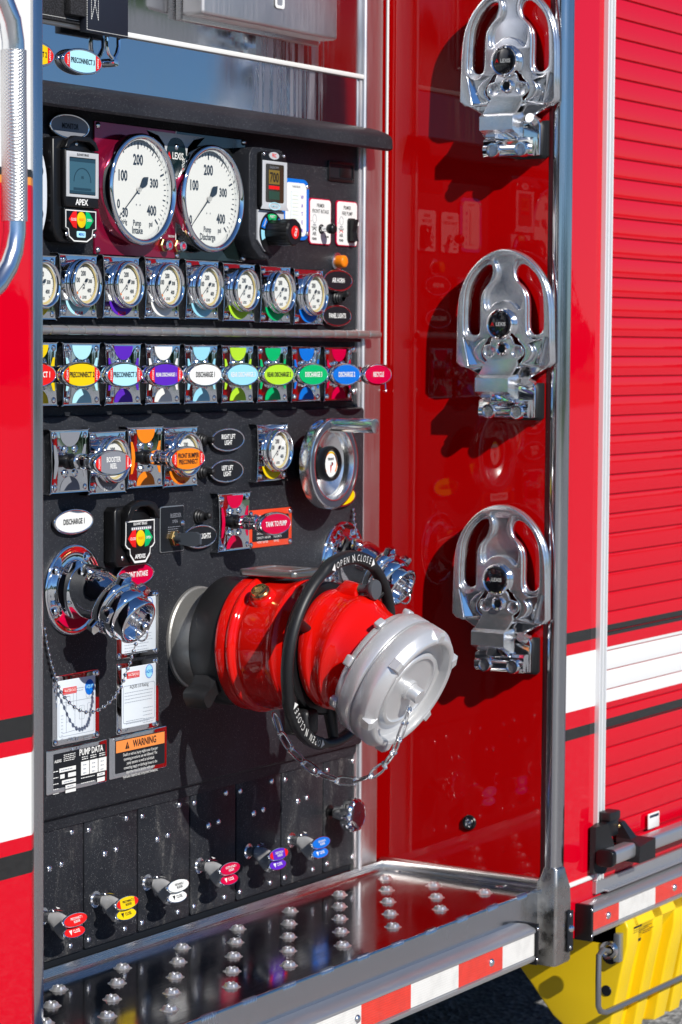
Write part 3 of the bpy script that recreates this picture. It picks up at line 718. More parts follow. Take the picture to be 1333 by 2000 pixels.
b = MB(); b.text('VACUUM', -.012, -hz+.033, .0035, YQ-.0005, white, .02); b.text('PRESSURE', .014, -hz+.030, .0035, YQ-.0005, white, .02); b.build('lettering', t)
for (x, z) in ((xa-xb+.006, hz-.006), (0, hz-.024), (xc-xb-.005, hz-.004), (xa-xb+.006, -hz+.006), (0.002, -hz+.004), (xc-xb-.005, -hz+.006)): rivet(t, x, YQ, z, .0052, .004, 'screw')
for (u, v, lb, nm) in ((325, 479, 'left of the white line between the two big dials', 1), (352, 481, 'right of the white line under the second big dial', 2)):
    q = at(u, v, -.012)
    tt = thing('test_port', 'brass ringed chrome test plug '+lb, 'test plug', (q.x, YQ, q.z), 'test plugs under the big dials')
    inst('brass_collar', 'tpb', lambda b: b.lathe([(.0105,0),(.0105,-.006),(.009,-.007),(0,-.007)], brass, 6), tt)
    inst('plug_cap', 'tpc', lambda b: (b.lathe([(.0075,-.006),(.008,-.008),(.008,-.014),(.0065,-.016),(.0045,-.016),(.004,-.013)], chromer, 20), b.lathe([(.0042,-.0135),(0,-.0135)], crimp, 12)), tt)
# ---------------- big gauges
def big_gauge(u, v, nums, words, label, a):
    q = at(u, v, -.030)
    t = thing('large_pressure_gauge', label, 'gauge', (q.x, YQ, q.z), 'pair of large pressure gauges')
    R = .0820
    inst('bezel', 'bgz', lambda b: b.lathe([(R*.90,0),(R*.905,-.010),(R*.985,-.012),(R,-.014),(R,-.024),(R*.99,-.027),(R*.96,-.0285),(R*.925,-.0285),(R*.895,-.0265),(R*.875,-.022),(R*.87,-.0145)], chrome, 96), t, angle=50)
    b = MB(); dial_face(b, R*.872, -.0155, nums, words, 40, a); b.build('dial', t)
    b = MB(); needle_m(b, R*.872, -.0175, a); b.build('needle', t)
    b = MB(); b.lathe([(0, -.0235), (R*.885, -.0235)], glass, 48); b.build('dial_glass', t)
    b = MB(); 
    for dx in (-.05, .06): b.lathe([(0,-.0160),(.0013,-.0160)], greyp, 10, M=Matrix.Translation((dx*R,0,-.27*R)))
    b.build('stop_pin', t, kind='stuff')
N4 = [('200', 0, .60, .20), ('100', -.53, .25, .20), ('300', .55, .15, .17), ('400', .47, -.42, .19)]
big_gauge(281, 370, N4+[('0', -.66, -.33, .17), ('-30', -.47, -.50, .17)], [('inHg', -.47, -.68, .10), ('Pump', -.03, -.69, .12), ('psi', .44, -.69, .11), ('Intake', -.02, -.84, .145)], 'large white dial on the maroon half, lettered Pump Intake', 221)
big_gauge(418, 388, N4+[('0', -.64, -.48, .17)], [('Pump', -.03, -.66, .12), ('psi', .42, -.66, .11), ('Discharge', -.02, -.82, .14)], 'large white dial on the black half, lettered Pump Discharge', 223)

# ---------------- small gauges
PW, PH = .083, .089
def block(b):
    o = smooth([(-PW/2,-PH/2),(-PW/2,-PH/2+.001),(-PW/2+.003,0),(-PW/2,PH/2-.001),(-PW/2,PH/2),(PW/2,PH/2),(PW/2,PH/2-.001),(PW/2-.003,0),(PW/2,-PH/2+.001),(PW/2,-PH/2)], 3)
    b.poly([o], 0, -.0125, black, .0006, 1)
def facepl(b):
    s_ = .985; o = smooth([(-PW/2,-PH/2),(-PW/2,-PH/2+.001),(-PW/2+.003,0),(-PW/2,PH/2-.001),(-PW/2,PH/2),(PW/2,PH/2),(PW/2,PH/2-.001),(PW/2-.003,0),(PW/2,-PH/2+.001),(PW/2,-PH/2)], 3)
    b.poly([[(x*s_, z*s_) for x, z in o]], -.0125, -.0145, chrome, .0007, 2)
def small_gauge(u, v, col, label, group, yb=0., foam=None, foamc=None, rc=False):
    q = at(u, v, yb-.0145)
    t = thing('small_pressure_gauge', label, 'gauge', (q.x, yb, q.z), group)
    inst('mounting_block', 'blk', block, t); inst('chrome_plate', 'fpl', facepl, t)
    for sx in (-1, 1):
        for sz in (-1, 1): rivet(t, sx*.034, -.0145, sz*.037, .0046, .0028, 'screw', mt=chrome)
    zc = .004
    b = MB(); b.sheet([(x, z) for x, z in el(.030, .024, 22, 0, -.018, PI+.12, 2*PI-.12)], -.0148, col)
    if foam: b.text(foam, 0, -.0385, .0062, -.0151, foamc or redp, .02)
    b.build('colour_code', t)
    R = .0345
    inst('bezel', 'sbz', lambda b: b.lathe([(R*.93,-.0145),(R*.93,-.0175),(R*1.0,-.0185),(R*1.02,-.020),(R*1.0,-.0215),(R*.95,-.0225),(R*.97,-.024),(R,-.0255),(R,-.0295),(R*.97,-.0320),(R*.91,-.0330),(R*.84,-.0315),(R*.80,-.0275),(R*.80,-.022)], chrome, 64), t, (0, 0, zc), angle=60)
    inst('fill_ring', 'sfr', lambda b: b.lathe([(R*.80,-.0262),(R*.74,-.0256),(R*.735,-.0250)], mat('amber_seal', (.62,.50,.22), .3), 48), t, (0, 0, zc))
    def df(b):
        dial_face(b, R*.78, -.0235, [('200', -.02, .52, .24), ('100', -.52, .16, .24), ('300', .56, .12, .19), ('400', .48, -.38, .20)], [('psi', 0, -.22, .16), ('LEXIS', .06, -.74, .15)], 40)
        b.text('A', -.28*R*.78, -.74*R*.78, .15*R*.78, -.0238, redp, .01)
    inst('dial', 'sdl', df, t, (0, 0, zc))
    nd_ = inst('needle', 'snd', lambda b: needle_m(b, R*.78, -.0245, 222, None, orangep), t, (0, 0, zc)); nd_.rotation_euler = (0, math.radians(random.uniform(-4, 3)), 0)
    inst('dial_glass', 'sgl', lambda b: b.lathe([(0, -.0285), (R*.80, -.0285)], glass, 32), t, (0, 0, zc))
    return t
grp = 'row of small gauges under the big dials'
for (u, v, c, nm, fo) in ((72, 561, yellowp, 'small dial with yellow crescent cut off by the left steel trim', None), (154, 559, cyanp, 'small dial with pale blue crescent lettered FOAM, second from the left', 'FOAM'), (238, 561, purplep, 'small dial over a purple crescent under the maroon plate', 'FOAM'), (318, 563, white, 'small dial over a white crescent, right of the purple one', None), (396, 566, tealp, 'small dial over a sky blue crescent, beneath the discharge dial', None), (468, 571, limep, 'small dial over a lime green crescent', None), (539, 575, greenp, 'small dial over an emerald green crescent', None), (604, 580, bluep, 'small dial over a blue crescent beside the AIR HORN label', None)):
    small_gauge(u, v, c, nm, grp, 0., fo)
small_gauge(211, 903, greyp, 'small dial on grey lettered plate behind the BOOSTER REEL handle', 'gauges on the lower panel', YP, 'FOAM', white)
small_gauge(354, 892, orangep, 'small dial with orange crescent behind the FRONT BUMPER handle', 'gauges on the lower panel', YP, 'FOAM')
small_gauge(533, 884, yellowp, 'small dial with yellow crescent left of the crank wheel', 'gauges on the lower panel', YP)

# ---------------- oval labels
def oval_cup(b, a=.0455, c=.0185, y0=0., y1=-.009, back=.86):
    rings = []
    for s_, y in ((back, y0), (.97, y0+(y1-y0)*.45), (1.0, y0+(y1-y0)*.75), (1.0, y0+(y1-y0)*.9), (.975, y1), (.93, y1+.0004), (.91, y1+.0014)):
        k = s_; rings.append([(x, y, z) for x, z in el(a*k if k > .9 else a*k, c-(1-k)*a*.9, 48)])
    b.loft(rings, chrome, cap=True)
def oval_face(b, y, lines, fc, tc, ends=False, a=.0425, c=.0160, endc=None, h=None):
    b.poly([el(a, c, 48)], y, y-.0006, fc)
    if ends:
        th = math.acos(.70)
        for s_ in (1, -1):
            pts = [(s_*x, z) for x, z in el(a*.998, c*.998, 14, 0, 0, -th, th)]
            if s_ < 0: pts = pts[::-1]
            b.sheet(pts, y-.0009, endc or redp)
            b.text('FOAM', s_*a*.80, 0, .0042, y-.0012, white, .01, .9, rot=s_*-PI/2 if s_ > 0 else PI/2)
    n = len(lines)
    mx = max(len(l) for l in lines)
    hh = h or (min(.0072, .066*(.76 if ends else 1)/(mx*.62)) if n == 1 else min(.0066, .060*(.8 if ends else 1)/(mx*.62)))
    for i, l in enumerate(lines): b.text(l, 0, ((n-1)/2-i)*hh*1.4, hh*1.12, y-.0010, tc, .035, .74)
def oval(u, v, lines, fc, tc, label, yb=0., ends=False, group='oval name labels', name='oval_label'):
    q = at(u, v, yb-.009)
    t = thing(name, label, 'label', (q.x, yb, q.z), group)
    inst('chrome_rim', 'ovr', oval_cup, t, angle=60)
    b = MB(); oval_face(b, -.0078, lines, fc, tc, ends); b.build('name_plate', t)
    return t
oval(68, 104, ['PRECONNECT 2'], yellowp, blackp, 'yellow oval with red tip, cut by left steel trim on stainless panel', -.0015, True)
oval(163, 120, ['PRECONNECT 3'], cyanp, nav, 'pale blue red tipped oval on the stainless panel below the strap', -.0015, True)
oval(138, 247, ['MONITOR'], greyp, blackp, 'slate grey oval lettered MONITOR at the top left under the hood')
oval(662, 548, ['AIR HORN'], blackp, white, 'black oval lettered AIR HORN beneath the orange button')
oval(660, 617, ['PANEL LIGHTS'], blackp, white, 'black oval lettered PANEL LIGHTS above the grip bar')
oval(447, 859, ['RIGHT LIFT', 'LIGHT'], blackp, white, 'black oval lettered RIGHT LIFT LIGHT', YP)
oval(445, 920, ['LEFT LIFT', 'LIGHT'], blackp, white, 'black oval lettered LEFT LIFT LIGHT', YP)
oval(393, 1048, ['SCENE LIGHTS'], blackp, white, 'black oval lettered SCENE LIGHTS', YP)
oval(146, 1019, ['DISCHARGE 1'], white, blackp, 'white oval flat on the panel above the left chrome outlet, lettered DISCHARGE 1', YP)
oval(267, 1122, ['FRONT INTAKE'], crimp, white, 'crimson oval lettered FRONT INTAKE above the left chrome cap', YP)
oval(668, 969, ['DISCHARGE 4'], yellowp, blackp, 'yellow oval almost hidden behind the crank wheel', YP)

# ---------------- pull handles
def insets(b, col):
    y = -.0148; a = .019
    b.sheet([(x, z) for x, z in el(.0225, .0205, 18, 0, PH/2-.003, PI, 2*PI)], y, col)
    b.sheet([(x, z) for x, z in el(.0225, .0205, 18, 0, -PH/2+.003, 0, PI)], y, col)
    for s_ in (-1, 1):
        p_ = [(s_*.0370, .024), (s_*.0345, .0), (s_*.0370, -.024), (s_*.0325, -.0235), (s_*.0275, -.012), (s_*.026, 0), (s_*.0275, .012), (s_*.0325, .0235)]
        b.sheet(p_, y, col)
def handle_boot(b): b.lathe([(.0115,-.0145),(.0115,-.018),(.0085,-.0185),(.0085,-.024),(.010,-.0245),(.010,-.030),(.0,-.030)], blk, 24)
def handle_barrel(b):
    b.lathe([(.0085,-.029),(.0110,-.030),(.0115,-.033),(.0115,-.043),(.0100,-.045),(.0100,-.049),(.0118,-.051),(.0118,-.058),(.0095,-.060),(.0095,-.074)], chrome, 28)
    for s_ in (-1, 1): b.lathe(dome(.0045,.004), chromer, 12, M=Matrix.Translation((0, -.054, s_*.0095)) @ Matrix.Rotation(-s_*PI/2, 4, 'X'))
def head_m(b):
    rings = []
    for k, (s_, y) in enumerate(((.22,-.066),(.55,-.070),(.80,-.075),(.94,-.081),(.995,-.086),(1.0,-.0895),(.985,-.0915),(.95,-.0925),(.925,-.0915))):
        rings.append([(x, y, z) for x, z in el(.0440*s_, .0185*(s_ if s_ > .6 else s_*1.0+.0), 44)])
    b.loft(rings, chrome)
def plate_holes(b):
    for (x, z) in ((-.011,.017),(.011,.017),(-.011,-.017),(.011,-.017)): b.lathe([(.0058,-.0146),(.0058,-.0158),(.0045,-.017),(.0038,-.0150),(0,-.0150)], chrome, 14, M=Matrix.Translation((x,0,z)))
def pull(u, v, col, cname, lines, fc, tc, label, group, yb=0., ends=False, hide=False):
    q = at(u, v, yb-.0145)
    t = thing('valve_pull_handle', label, 'handle', (q.x, yb, q.z), group)
    inst('mounting_block', 'blk', block, t); inst('chrome_plate', 'fpl', facepl, t)
    b = MB(); insets(b, col); b.build('colour_code', t)
    for sx in (-1, 1):
        for sz in (-1, 1): rivet(t, sx*.034, -.0145, sz*.037, .0046, .0028, 'screw', mt=chrome)
    inst('boss_screws', 'bsc', plate_holes, t, kind='stuff')
    inst('shaft_boot', 'bot', handle_boot, t); inst('pull_barrel', 'bar', handle_barrel, t, angle=40)
    h = inst('handle_head', 'hed', head_m, t, angle=60)
    b = MB(); oval_face(b, -.0918, lines, fc, tc, ends, .0405, .0155); b.build('name_plate', h)
    return t
g1 = 'pull handles in the coloured valve row'
for k, (col, cn, lines, fc, tc, ends, lb) in enumerate((
    (redp, 'red', ['PRECONNECT 1'], redp, white, False, 'pull handle with red oval head cut by the left steel trim'),
    (yellowp, 'yellow', ['PRECONNECT 2'], yellowp, blackp, True, 'pull handle with yellow head and red tips, PRECONNECT 2'),
    (cyanp, 'pale blue', ['PRECONNECT 3'], cyanp, nav, True, 'pull handle with pale blue head and red tips, PRECONNECT 3'),
    (purplep, 'purple', ['REAR DISCHARGE 1'], purplep, white, True, 'pull handle with purple head and red tips, REAR DISCHARGE 1'),
    (white, 'white', ['DISCHARGE 1'], white, blackp, False, 'pull handle with white head lettered DISCHARGE 1'),
    (tealp, 'sky blue', ['REAR DISCHARGE 3'], tealp, white, False, 'pull handle with plain sky blue head'),
    (limep, 'lime', ['REAR DISCHARGE 2'], limep, blackp, False, 'pull handle with lime green head lettered REAR DISCHARGE 2'),
    (greenp, 'green', ['DISCHARGE 3'], greenp, white, False, 'pull handle with emerald green head lettered DISCHARGE 3'),
    (bluep, 'blue', ['DISCHARGE 2'], bluep, white, False, 'pull handle with blue head lettered DISCHARGE 2'),
    (crimp, 'crimson', ['RECYCLE'], crimp, white, False, 'pull handle with crimson head, last at right, lettered RECYCLE'))):
    xq = -.3620+k*.0987+.0; 
    Cq = Vector((xq, 0, 1.3605-.0045*k/9)); 
    # place by real coordinates: even spacing along the row
    t = pull(0, 0, col, cn, lines, fc, tc, lb, g1, .0015, ends); t.location = (xq, .0015, Cq.z-.001)
g2 = 'pull handles on the lower panel'
def pull_at(u, v, *a, **k):
    return pull(u, v, *a, **k)
pull_at(137, 901, greyp, 'grey', ['BOOSTER', 'REEL'], greyp, white, 'grey pull handle with red tips lettered BOOSTER REEL', g2, YP, True)
pull_at(285, 893, orangep, 'orange', ['FRONT BUMPER', 'PRECONNECT'], orangep, blackp, 'orange pull handle lettered FRONT BUMPER PRECONNECT', g2, YP, True)
pull_at(459, 1019, crimp, 'crimson', ['TANK TO PUMP'], crimp, white, 'crimson pull handle lettered TANK TO PUMP', g2, YP)

# ---------------- toggles and button
def toggle(u, v, label, yb, ang):
    q = at(u, v, yb-.004)
    t = thing('toggle_switch', label, 'switch', (q.x, yb, q.z), 'rubber booted toggle switches')
    inst('boot', 'tgb', lambda b: b.lathe([(.011,0),(.011,-.003),(.0095,-.0045),(.0095,-.007),(.008,-.0085),(.008,-.011),(.0062,-.013),(.0055,-.016)], rub, 24), t)
    b = MB(); d = Vector((ang[0], -1, ang[1])).normalized()
    b.tube([d*.010, d*.014, d*.019, d*.023, d*.025], [.0048, .0045, .0052, .0050, .0025], rub, 14); b.build('lever', t)
toggle(396, 860, 'black toggle beside the RIGHT LIFT LIGHT oval', YP, (.15, .05))
toggle(396, 922, 'black toggle beside the LEFT LIFT LIGHT oval', YP, (.15, .05))
toggle(390, 1009, 'black toggle above the SCENE LIGHTS oval', YP, (.1, .1))
toggle(660, 582, 'black toggle between AIR HORN and PANEL LIGHTS ovals', 0, (.25, .35))
q = at(658, 511, -.002)
t = thing('push_button', 'orange push button in a pale metal ring above AIR HORN', 'button', (q.x, 0, q.z))
b = MB(); b.lathe([(.0160,0),(.0160,-.003),(.0150,-.0045),(.0120,-.0055),(.0105,-.0055),(.0105,-.004)], zinc, 36); b.build('ring', t)
b = MB(); b.lathe([(.0105,-.003),(.0105,-.016),(.0098,-.0185),(.007,-.0200),(0,-.0205)], orangep, 32); b.build('plunger', t, angle=60)

# ---------------- primer plates
def primer(u, v, lines, label, rocker):
    q = at(u, v, -.003)
    t = thing('primer_plate', label, 'plate', (q.x, 0, q.z), 'white primer plates')
    b = MB(); b.poly([rr(.066, .0755, .007)], 0, -.003, crimp if not rocker else crimp, .0006, 1); b.build('backing', t)
    b = MB(); b.poly([rr(.0625, .072, .006)], -.003, -.0034, white)
    yy = -.0036
    b.text(lines[0], 0, .026, .0066, yy, blackp, .01, .8); b.text(lines[1], 0, .0165, .0066, yy, blackp, .01, .8)
    b.poly([el(.0060, .0075, 24, -.018, .004), el(.0052, .0067, 24, -.018, .004)], yy+.0001, yy, greyp); b.poly([rr(.009,.002,.0005,2,-.018,-.006)], yy+.0001, yy, greyp)
    b.text('TRIDENT', -.0185, -.0105, .0034, yy, blackp, .02, .9)
    b.poly([el(.0072,.0072,16,-.0185,-.019,.5,2.64)+el(.0058,.0058,16,-.0185,-.019,2.64,.5)], yy+.0001, yy, redp if rocker else blackp)
    b.text('AIR', -.0185, -.0205, .0060, yy, blackp, .03, .9); b.text('PRIME', -.0185, -.0290, .0042, yy, blackp, .03, .9)
    if not rocker: b.text('PRIME', .020, -.0245, .0036, yy, blackp, .01, .9)
    b.build('printed_face', t)
    if rocker:
        b = MB(); b.poly([rr(.024, .041, .006, 5, .012, -.011)], -.003, -.007, blk, .001); b.build('switch_frame', t)
        b = MB(); b.loft([[(x, y, z) for x, y in ((.0025,-.005),(.0025,-.016+.004*f),(.012,-.019+.004*f),(.0215,-.013+.003*f),(.0215,-.005))] for z, f in ((-.029,0),(-.013,1),(.007,0))], blk); b.build('rocker', t, angle=20)
        b = MB(); b.lathe([(0,-.0165),(.0035,-.0162)], white, 16, M=Matrix.Translation((.0155,.001,.000))); b.build('indicator_dot', t)
    else:
        b = MB(); b.lathe([(.0078,-.0034),(.0078,-.005),(.0066,-.0055)], blk, 28, M=Matrix.Translation((.002,0,-.012))); b.build('bezel_ring', t)
        b = MB(); b.lathe([(.0045,-.003),(.0045,-.020)], chromer, 20, M=Matrix.Translation((.002,0,-.012))); b.build('plunger_rod', t)
        b = MB(); b.lathe([(.0045,-.016),(.0072,-.018),(.0085,-.022),(.0085,-.028),(.0070,-.0305),(0,-.031)], blk, 28, M=Matrix.Translation((.002,0,-.012))); b.build('knob', t, angle=60)
    rivet(t, -.028, -.0034, .0, .001, .0005, 'pin')
primer(626, 433, ['PRIMER', 'FRONT INTAKE'], 'white PRIMER FRONT INTAKE plate with a black pull knob', False)
primer(678, 437, ['PRIMER', 'FIRE PUMP'], 'white PRIMER FIRE PUMP plate with a black rocker switch', True)

# ---------------- level gauge
q = at(578, 409, -.004)
t = thing('water_level_gauge', 'blue tank level gauge with vertical WATER lettering', 'gauge', (q.x, 0, q.z))
b = MB(); b.poly([rr(.080, .099, .016)], 0, -.004, bluep, .001); b.build('blue_plate', t)
b = MB(); b.poly([rr(.062, .086, .010)], -.004, -.0046, white)
for i, c in enumerate('WATER'): b.text(c, .018, .020-.0135*i, .0062, -.0049, purplep, .02, .9)
b.text('TANKVISION', .0, .0365, .0036, -.0049, greyp, .01)
b.build('white_face', t)
b = MB(); b.box(-.016, .006, -.0062, -.0046, -.036, .030, mat('light_lens', (.75,.80,.82), .15), .0006, 1); b.build('lens_strip', t)
led = None
for i in range(10):
    b = MB()
    if led is None: b.box(-.013, .003, -.0068, -.0062, -.0020, .0016, mat('led_lit', (.75,.80,.75), .3, emis=((.8,.9,.3), .15))); led = b.build('light_bar', t, loc=(0, 0, .024-i*.0062))
    else: cp(led, t, (0, 0, .024-i*.0062))
for (x, z) in ((.034, .038), (.034, -.038), (-.034, .038), (-.034, -.038)): rivet(t, x, -.004, z, .0042, .003, 'screw')

# ---------------- governor (screen over big knob)
q = at(528, 395, -.040)
t = thing('engine_governor', 'black engine governor with colour screen and large red capped knob', 'controller', (q.x, 0, q.z))
out = [(-.052,.072),(-.046,.082),(-.034,.0845),(.034,.0845),(.041,.081),(.041,-.020),(.044,-.022),(.044,-.055),(.030,-.076),(.006,-.090),(-.022,-.088),(-.044,-.070),(-.052,-.052)]
b = MB(); b.poly([out], 0, -.036, black, .002); b.build('housing', t)
o2 = [(-.030,.080),(.034,.080),(.036,.066),(.036,-.010),(.033,-.014),(-.030,-.014),(-.033,-.010),(-.033,.066)]
b = MB(); b.poly([rr(.068,.088,.006,4,.002,.034)], -.036, -.046, blk, .002); b.build('screen_housing', t)
b = MB(); b.poly([[(-.032,.064),(.037,.064),(.037,-.006),(.043,-.012),(-.036,-.012),(-.032,-.006)], rr(.052,.060,.003,3,.0025,.029)], -.046, -.0476, sw, .0005, 1); b.build('screen_bezel', t)
b = MB(); b.box(-.0245, .0285, -.0468, -.045, -.002, .060, mat('lcd_dark', (.035,.025,.012), .12, coat=.5)); b.box(-.014,.016,-.0471,-.0468,.028,.050,mat('lcd_amber',(.20,.13,.02),.2)); b.text('700', .001, .038, .0155, -.0475, blackp, .02, .8); b.text('ENGINE RPM', .001, .054, .004, -.0472, greyp, .0); b.box(-.014,.016,-.0471,-.0468,.020,.0255,redp); b.box(-.014,.016,-.0471,-.0468,.004,.017,mat('lcd_green',(.02,.06,.04),.2)); b.build('screen', t)
b = MB(); b.poly([el(.014, .0058, 28, .001, .0725)], -.046, -.0468, sw); b.text('FRC', .001, .0725, .0062, -.0470, redp, .03); 
b.build('maker_badge', t); b = MB(); b.poly([el(.016, .0062, 28, .001, -.0065), el(.0145, .005, 28, .001, -.0065)], -.0476, -.0482, cyanp); b.text('PUMPBOSS', .001, -.0065, .0036, -.0483, cyanp, .02); b.build('logo_print', t)
for x in (-.026, .030): rivet(t, x, -.046, .074, .003, .002, 'screw')
b = MB(); b.poly([[(-.034,-.013),(.040,-.013),(.040,-.052),(.028,-.068),(.010,-.0785),(-.014,-.0775),(-.034,-.060)]], -.036, -.040, sw, .0008)
b.build('key_bezel', t)
b = MB(); kc = (.004, -.048)
b.poly([el(.034, .033, 36, *kc)], -.0400, -.0412, blk)
for (a0, a1, m_) in ((65, 115, greenp), (128, 165, bluep), (15, 52, bluep), (172, 205, tealp), (-25, 8, tealp)):
    A = math.radians(a0); B = math.radians(a1)
    b.poly([el(.031, .030, 8, kc[0], kc[1], A, B)+el(.0215, .021, 8, kc[0], kc[1], B, A)], -.0412, -.0420, m_, .0002, 1)
b.text('PRESET', kc[0], kc[1]+.0255, .0042, -.0424, white, .02); b.text('PRESSURE', kc[0]-.021, kc[1]+.015, .0030, -.0424, white, .02, rot=math.radians(60)); b.text('RPM', kc[0]+.021, kc[1]+.015, .0034, -.0424, white, .02, rot=math.radians(-50))
b.build('keypad', t)
b = MB(); n_ = 12
prof_r = []
for k in range(48): prof_r.append(1-.045*(math.cos(k/48*2*PI*n_) > .2))
rings = []
for r_, y in ((.020,-.0415),(.0205,-.060),(.0215,-.064),(.0215,-.082),(.0195,-.0845)):
    rings.append([(kc[0]+r_*prof_r[k]*math.cos(2*PI*k/48), y, kc[1]+r_*prof_r[k]*math.sin(2*PI*k/48)) for k in range(48)])
b.loft(rings, blk); b.build('knob', t, angle=30)
b = MB(); b.lathe([(.0105,-.0842),(.0105,-.0855),(.0095,-.0862),(0,-.0862)], redp, 24, M=Matrix.Translation((kc[0],0,kc[1]))); b.text('IDLE', kc[0], kc[1], .0062, -.0866, white, .03, .8, rot=math.radians(75)); b.build('knob_cap', t)

# ---------------- display controller top left, and its small twin lower down
def keypad(b, cx, cz, y, s_=1.):
    b.poly([[(cx-.026*s_,cz),(cx-.017*s_,cz+.010*s_),(cx-.0095*s_,cz+.0115*s_),(cx-.0095*s_,cz-.0115*s_),(cx-.017*s_,cz-.010*s_)]], y, y-.0012, redp, .0003, 1)
    b.poly([[(cx+.026*s_,cz),(cx+.017*s_,cz+.010*s_),(cx+.0095*s_,cz+.0115*s_),(cx+.0095*s_,cz-.0115*s_),(cx+.017*s_,cz-.010*s_)]], y, y-.0012, greenp, .0003, 1)
    b.text('CLOSE', cx-.0165*s_, cz, .0036*s_, y-.0014, white, .02, .8); b.text('OPEN', cx+.0165*s_, cz, .0036*s_, y-.0014, white, .02, .8)
    b.poly([el(.0092*s_, .0105*s_, 24, cx, cz)], y, y-.0016, yellowp, .0003, 1); b.text('PRESET', cx, cz, .0034*s_, y-.0018, orangep, .02, .8)
q = at(160, 372, -.034)
t = thing('monitor_controller', 'tall black monitor controller with blue screen and arrow keys', 'controller', (q.x, 0, q.z))
b = MB(); b.poly([[(-.052,.070),(-.050,.072),(-.040,.074),(.044,.074),(.044,-.062),(.030,-.074),(-.036,-.074),(-.046,-.066),(-.052,-.052)]], 0, -.024, blk, .004, 3)
for z in (.03, -.01, -.045): b.box(-.0535, -.046, -.020, -.002, z-.002, z+.002, blk, .001)
b.build('housing', t)
b = MB(); b.poly([[(-.036,.056),(.040,.056),(.040,-.012),(.042,-.024),(-.034,-.024),(-.036,-.012)]], -.024, -.033, blk, .002)
b.poly([[(-.036,.058),(-.028,.058),(-.024,.064),(-.012,.069),(.018,.069),(.030,.064),(.034,.058),(.040,.058),(.040,.060),(.034,.070),(.020,.0765),(-.014,.0765),(-.030,.070),(-.036,.060)]], -.024, -.034, blk, .0015)
b.build('screen_housing', t)
b = MB(); b.poly([[(-.0345,.054),(.0385,.054),(.0385,-.010),(-.0345,-.010)], rr(.060,.052,.001,2,.002,.020)], -.033, -.0345, sw, .0004, 1); b.text('ELKHART BRASS', .002, .0500, .0034, -.0348, blackp, .02, .8); b.build('screen_bezel', t)
b = MB(); b.box(-.0275, .0315, -.0338, -.032, -.005, .045, mat('lcd_blue', (.035,.10,.14), .10, coat=.6)); lc = mat('lcd_blue_dark', (.015,.045,.07), .15)
b.box(-.0275, .0315, -.0340, -.0338, .040, .045, lc); b.poly([el(.020,.020,28,.002,.012,0,PI)+el(.0185,.0185,28,.002,.012,PI,0)], -.0338, -.0341, lc); b.text('PSI', .002, .018, .004, -.0342, lc, .02); b.box(-.018,.022,-.0341,-.0338,.000,.0035,lc); b.box(-.0275,.0315,-.0341,-.0338,-.005,-.001,lc); b.build('screen', t)
b = MB(); b.text('APEX', .001, -.017, .0085, -.0335, white, .04, 1.0); b.build('lettering', t)
b = MB(); b.poly([[(-.034,-.026),(.040,-.026),(.040,-.056),(.034,-.058),(.032,-.068),(.018,-.0745),(-.014,-.0745),(-.027,-.068),(-.029,-.058),(-.034,-.056)]], -.024, -.030, blk, .001)
k1 = [(-.032,-.028),(.038,-.028),(.038,-.053),(.031,-.055),(.029,-.066),(.017,-.0725),(-.013,-.0725),(-.024,-.066),(-.026,-.055),(-.032,-.053)]
c_ = (.003, -.048); b.poly([k1, [(c_[0]+(x-c_[0])*.955, c_[1]+(z-c_[1])*.93) for x, z in k1]], -.030, -.0304, white); b.build('key_panel', t)
b = MB(); keypad(b, .003, -.0415, -.030, 1.08); b.poly([rr(.020,.009,.002,3,.003,-.062)], -.030, -.0312, cyanp, .0003, 1); b.text('MENU', .003, -.062, .0042, -.0315, bluep, .02); b.build('keys', t)
for (x, z) in ((.001, .066), (-.029, -.0625), (.035, -.0625)): rivet(t, x, -.024-(.006 if z < 0 else 0), z, .0034, .0015, 'screw', zinc)

q = at(274, 1047, YP-.030)
t = thing('valve_controller', 'small black valve controller with red, yellow and green keys', 'controller', (q.x, YP, q.z))
b = MB(); b.poly([[(-.050,.038),(-.044,.044),(.036,.044),(.040,.040),(.040,-.036),(.032,-.044),(-.040,-.044),(-.050,-.036)]], 0, -.022, blk, .004, 3); b.build('housing', t)
b = MB(); b.poly([[(-.036,.024),(-.028,.026),(-.020,.038),(-.006,.0435),(.014,.0435),(.028,.036),(.036,.026),(.042,.024),(.042,.036),(.030,.048),(.012,.0525),(-.010,.0525),(-.028,.046),(-.036,.034)]], -.022, -.036, blk, .0015); b.build('sun_visor', t)
k1 = [(-.036,.024),(.036,.024),(.036,.004),(.037,-.012),(.032,-.017),(.026,-.019),(.025,-.028),(.014,-.040),(-.014,-.040),(-.025,-.028),(-.026,-.019),(-.032,-.017),(-.037,-.012),(-.036,.004)]
b = MB(); b.poly([k1], -.022, -.030, blk, .001); b.poly([[(x*.98, z*.98) for x, z in k1], [(x*.935, z*.90) for x, z in k1]], -.030, -.0304, white); b.build('key_panel', t)
b = MB(); keypad(b, 0, -.003, -.030, 1.15); b.text('ELKHART BRASS', 0, .0185, .0042, -.0306, white, .02, .8); b.text('APEXIS', 0, -.030, .0064, -.0306, white, .04, .95)
b.poly([rr(.050,.0052,.0025,3,.003,.0115)], -.030, -.0305, greyp)
for i in range(10): b.lathe([(0,-.0307),(.0016,-.0306)], white, 8, M=Matrix.Translation((-.019+i*.0048,0,.0115)))
b.build('keys', t)
for (x, z) in ((-.031,-.031), (.031,-.031), (0,.040)): rivet(t, x, -.022, z, .0038, .0015, 'screw', zinc)
